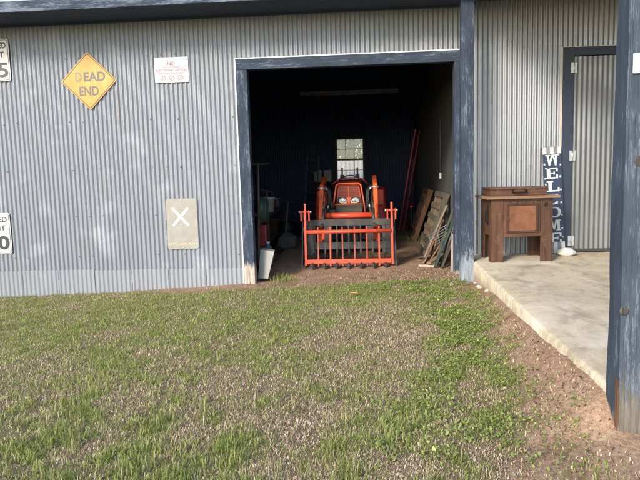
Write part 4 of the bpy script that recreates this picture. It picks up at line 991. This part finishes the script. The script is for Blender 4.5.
# bench at the left with tubs on it
t = thing('workbench', (-2.1, 3.4, .05), 'dark wooden workbench along the left of the bay', 'workbench')
md = wood('dark bench wood', (.085, .07, .055), (.04, .033, .028), 'y', .85)
MB().span((-2.45, 2.6, .78), (-1.75, 5.2, .84), .005).link('top', md, t); MB().span((-2.42, 2.65, .25), (-1.8, 5.15, .28), .005).link('shelf', md, t)
for xq, yq in ((-2.40, 2.66), (-1.85, 2.66), (-2.40, 5.08), (-1.85, 5.08)): MB().span((xq, yq, .02), (xq + .07, yq + .07, .778)).link('leg', md, t)
m_tub = plain('grey-white plastic', (.42, .42, .43), .5, 0, .15, 5)
def tub(x_, y_, z_, r_, h_, mt, label, dk=False):
    t = thing('plastic_bucket', (x_, y_, z_), label, 'bucket', 'buckets in the back of the bay')
    MB().lathe([(0, .004), (r_ * .86, .0), (r_, h_), (r_ * 1.05, h_), (r_ * 1.05, h_ - .03), (r_ * .97, h_ - .03), (r_ * .84, .01)], (x_, y_, z_), (0, 0, 1), 22).link('tub', mt, t)
    MB().tube([(x_ + r_ * math.cos(a), y_ - .01, z_ + h_ - .02 - r_ * .7 * math.sin(a)) for a in np.linspace(0, math.pi, 10)], .004, 6).link('bail', m_steel, t)
tub(-1.83, 2.85, .845, .14, .28, m_tub, 'pale bucket at the near end of the workbench')
tub(-1.98, 3.6, .845, .15, .2, plain('dark teal plastic', (.05, .1, .11), .5), 'dark teal bucket behind the pale one on the workbench')
tub(-2.0, 4.5, .28, .16, .3, plain('brown plastic', (.12, .07, .05), .6), 'brown bucket on the shelf under the workbench')
for k, (xq, yq, rq, cq, lb) in enumerate(((-1.86, 3.15, .075, (.30, .30, .29), 'pale paint tin next to the pale bucket on the workbench'), (-1.90, 3.95, .08, (.10, .03, .025), 'dull red paint tin in the middle of the workbench'), (-1.86, 4.3, .075, (.06, .085, .13), 'blue paint tin toward the far end of the workbench'))):
    t = thing('paint_tin', (xq, yq, .845), lb, 'paint tin', 'paint tins on the workbench')
    MB().lathe([(0, 0), (rq, 0), (rq, .19), (0, .19)], (xq, yq, .845), (0, 0, 1), 18).link('tin', plain('tin paint', cq, .5), t); MB().lathe([(rq * 1.04, .185), (rq * 1.04, .2), (rq * .9, .2), (rq * .88, .193), (0, .193)], (xq, yq, .845), (0, 0, 1), 18).link('lid', m_steel, t)
b = MB()
for k in range(5):
    b.tube([(-1.58 + .02 * k + .006 * math.sin(3 * a), .62 + .16 * math.cos(a) + .01 * k, 1.02 + (.20 - .006 * k) * math.sin(a)) for a in np.linspace(0, 6.283, 26)], .011, 6, False)
tag(b.link('hose_coil', plain('dark green hose', (.02, .045, .03), .5)), 'coiled dark green hose hung behind the left jamb', 'hose')
b = MB(); bmesh.ops.create_icosphere(b.bm, subdivisions=4, radius=1)
for v in b.bm.verts:
    k = 1 + .14 * mnoise.noise(v.co * 1.8 + Vector((4, 0, 0))) + .05 * mnoise.noise(v.co * 6); q = v.co.copy()
    v.co = Vector((-1.50 + math.copysign(abs(q.x) ** .7, q.x) * .19 * k, 3.15 + math.copysign(abs(q.y) ** .7, q.y) * .16 * k, .21 + math.copysign(abs(q.z) ** .75, q.z) * .16 * k + (.09 * max(0, q.z - .75) if abs(q.x) < .4 else 0)))
for f in b.bm.faces: f.smooth = True
tag(b.link('feed_sack', plain('dusty sack', (.075, .065, .055), .9, 0, .25, 6, .4)), 'dusty full sack on the dirt floor by the workbench', 'sack')
t = thing('storage_shelf', (-.8, 8.2, .05), 'tall dark shelf against the back wall left of the window', 'shelf')
for zq in (.2, .75, 1.28): MB().span((-1.35, 8.0, zq), (-.78, 8.5, zq + .03)).link('shelf_board', md, t)
for xq in (-1.35, -.82):
    for yq in (8.0, 8.46): MB().span((xq, yq, .02), (xq + .04, yq + .04, 1.6)).link('upright', md, t)
for k, (xq, lb) in enumerate(((-1.22, 'left grey jug on the shelf behind the tractor'), (-.95, 'right grey jug on the shelf beside the window'))):
    t = thing('storage_jug', (xq, 8.2, 1.31), lb, 'jug', 'grey jugs on the back shelf')
    MB().span((xq - .10, 8.1, 1.312), (xq + .10, 8.3, 1.64), .03).link('body', plain('grey jug', (.28, .29, .3), .5), t); MB().lathe([(.04, 0), (.04, .05), (0, .05)], (xq, 8.2, 1.64), (0, 0, 1), 14).link('cap', DRK, t)
t = thing('reflector_post', (1.13, 5.2, .06), 'short dark stand with a red reflector beside the red ladder', 'stand')
MB().tube([(1.13, 5.2, .06), (1.13, 5.2, .82)], .025, 8).span((1.02, 5.1, .06), (1.24, 5.3, .09)).link('stand', DRK, t); MB().lathe([(0, .012), (.03, .01), (.034, 0)], (1.13, 5.175, .74), (0, -1, 0), 14).link('reflector', plain('red reflector', (.7, .05, .03), .2), t)

# ------------------------------------------------------------------ small things on the ground
b = MB(); b.tube([(1.525, -5.47, .10), (1.50, -5.58, .085), (1.46, -5.75, .08), (1.43, -5.95, .075)], .009, 7); tag(b.link('stick', plain('bleached stick', (.55, .5, .44), .8)), 'pale bleached stick on the dirt by the near post', 'stick')
b = MB()
zl = float(ground_z(-.14, -1.2)) + .05
vs = [b.bm.verts.new((-.14 + x_, -1.2 + y_, zl + z_)) for x_, y_, z_ in ((-.06, 0, .0), (-.02, .035, .015), (.04, .025, .02), (.065, -.005, .005), (.03, -.035, .018), (-.03, -.03, .02), (0, 0, -.006))]
for i in range(6): b.bm.faces.new((vs[i], vs[(i + 1) % 6], vs[6]))
lf = b.link('fallen_leaf', plain('orange dry leaf', (.55, .26, .10), .7)); tag(lf, 'curled orange leaf lying on the dark green tuft', 'leaf')

# ------------------------------------------------------------------ behind the barn, seen through the window
g = G('pale gravel'); p = g.pos(); n_ = g.noise(p, 3, 6, .7); g.set(g.mix(g.mr(n_, .3, .7), (.22, .22, .225), (.29, .29, .295)), .9); g.bump(g.noise(p, 60, 3, .6), .4, .02)
yd = MB(); yd._new([(-30, 10, .06), (30, 10, .06), (30, 21, .06), (-30, 21, .06)], [(0, 1, 2, 3)]); tag(yd.link('yard', g.m), 'pale gravel yard behind the barn', kind='structure')
t = thing('sheet_fence', (0, 20, 0), 'pale grey sheet fence behind the barn seen through the window', 'fence')
b = MB(); b.corr(-9, 9, .1, 2.08, 20., pitch=.2, amp=.02, per=6, dz=1.); b.link('panel', plain('pale fence sheet', (.20, .20, .225), .7, 0, .12, 2), t, False)
for k in range(10): MB().span((-9 + k * 2, 20.03, -.1), (-8.92 + k * 2, 20.11, 2.14)).link('post', m_steel, t)
mat_leaf = leaf_material('tree leaf', .35); m_bark = plain('grey bark', (.12, .10, .08), .9, 0, .3, 12, .5)
def tree(x_, y_, h_, rad, label, seed):
    t = thing('broadleaf_tree', (x_, y_, 0), label, 'tree', 'trees behind the barn'); rs = np.random.default_rng(seed)
    b = MB(); b.tube([(x_, y_, -.2), (x_ + .1, y_, h_ * .3), (x_ - .05, y_ + .1, h_ * .6), (x_, y_, h_ * .85)], [.24, .19, .12, .04], 10)
    for k in range(7):
        a = k * .9 + seed; z0 = h_ * (.28 + .07 * k); b.tube([(x_, y_, z0), (x_ + math.cos(a) * rad * .5, y_ + math.sin(a) * rad * .5, z0 + h_ * .12), (x_ + math.cos(a) * rad * .85, y_ + math.sin(a) * rad * .85, z0 + h_ * .16)], [.08, .05, .02], 6)
    b.link('trunk', m_bark, t)
    nc = 110; cc = rs.normal(0, 1, (nc, 3)); cc /= np.linalg.norm(cc, axis=1)[:, None]; cc *= rs.uniform(.3, 1, (nc, 1)) * np.array([rad, rad, h_ * .44]); cc += np.array([0, 0, h_ * .50])
    cr = rs.uniform(.45, .9, nc); per_ = 110; n = nc * per_
    dd_ = rs.normal(0, 1, (n, 3)); dd_ /= np.linalg.norm(dd_, axis=1)[:, None]; pp = np.repeat(cc, per_, 0) + dd_ * (rs.random((n, 1)) ** .4) * np.repeat(cr, per_)[:, None]
    e1 = rs.normal(0, 1, (n, 3)); e1 /= np.linalg.norm(e1, axis=1)[:, None]; e2 = np.cross(e1, rs.normal(0, 1, (n, 3))); e2 /= np.linalg.norm(e2, axis=1)[:, None]
    sz = rs.uniform(.07, .15, (n, 1)); V = np.stack([pp - e1 * sz, pp + e2 * sz * .5, pp + e1 * sz, pp - e2 * sz * .5], 1)
    tn = np.repeat(np.array([(.035, .062, .022), (.05, .075, .028), (.03, .052, .022)])[rs.integers(0, 3, nc)], per_ * 4, 0)
    o = mesh_from('crown', V.reshape(-1, 3), np.arange(n * 4), np.arange(n) * 4, tn, mat_leaf); o.parent = t
for i, (x_, y_, h_, r_, lb) in enumerate(((-3.4, 23, 7, 2.4, 'leafy tree seen at the left side of the barn window'), (-.6, 25, 8.5, 2.8, 'tall leafy tree in the middle of the barn window'), (1.9, 23.5, 6.5, 2.2, 'leafy tree seen at the right side of the barn window'), (-6.8, 26, 8, 3, 'broad tree hidden farther left behind the barn'), (5.2, 27, 8, 3, 'broad tree hidden farther right behind the barn'))):
    tree(x_, y_, h_, r_, lb, i + 3)
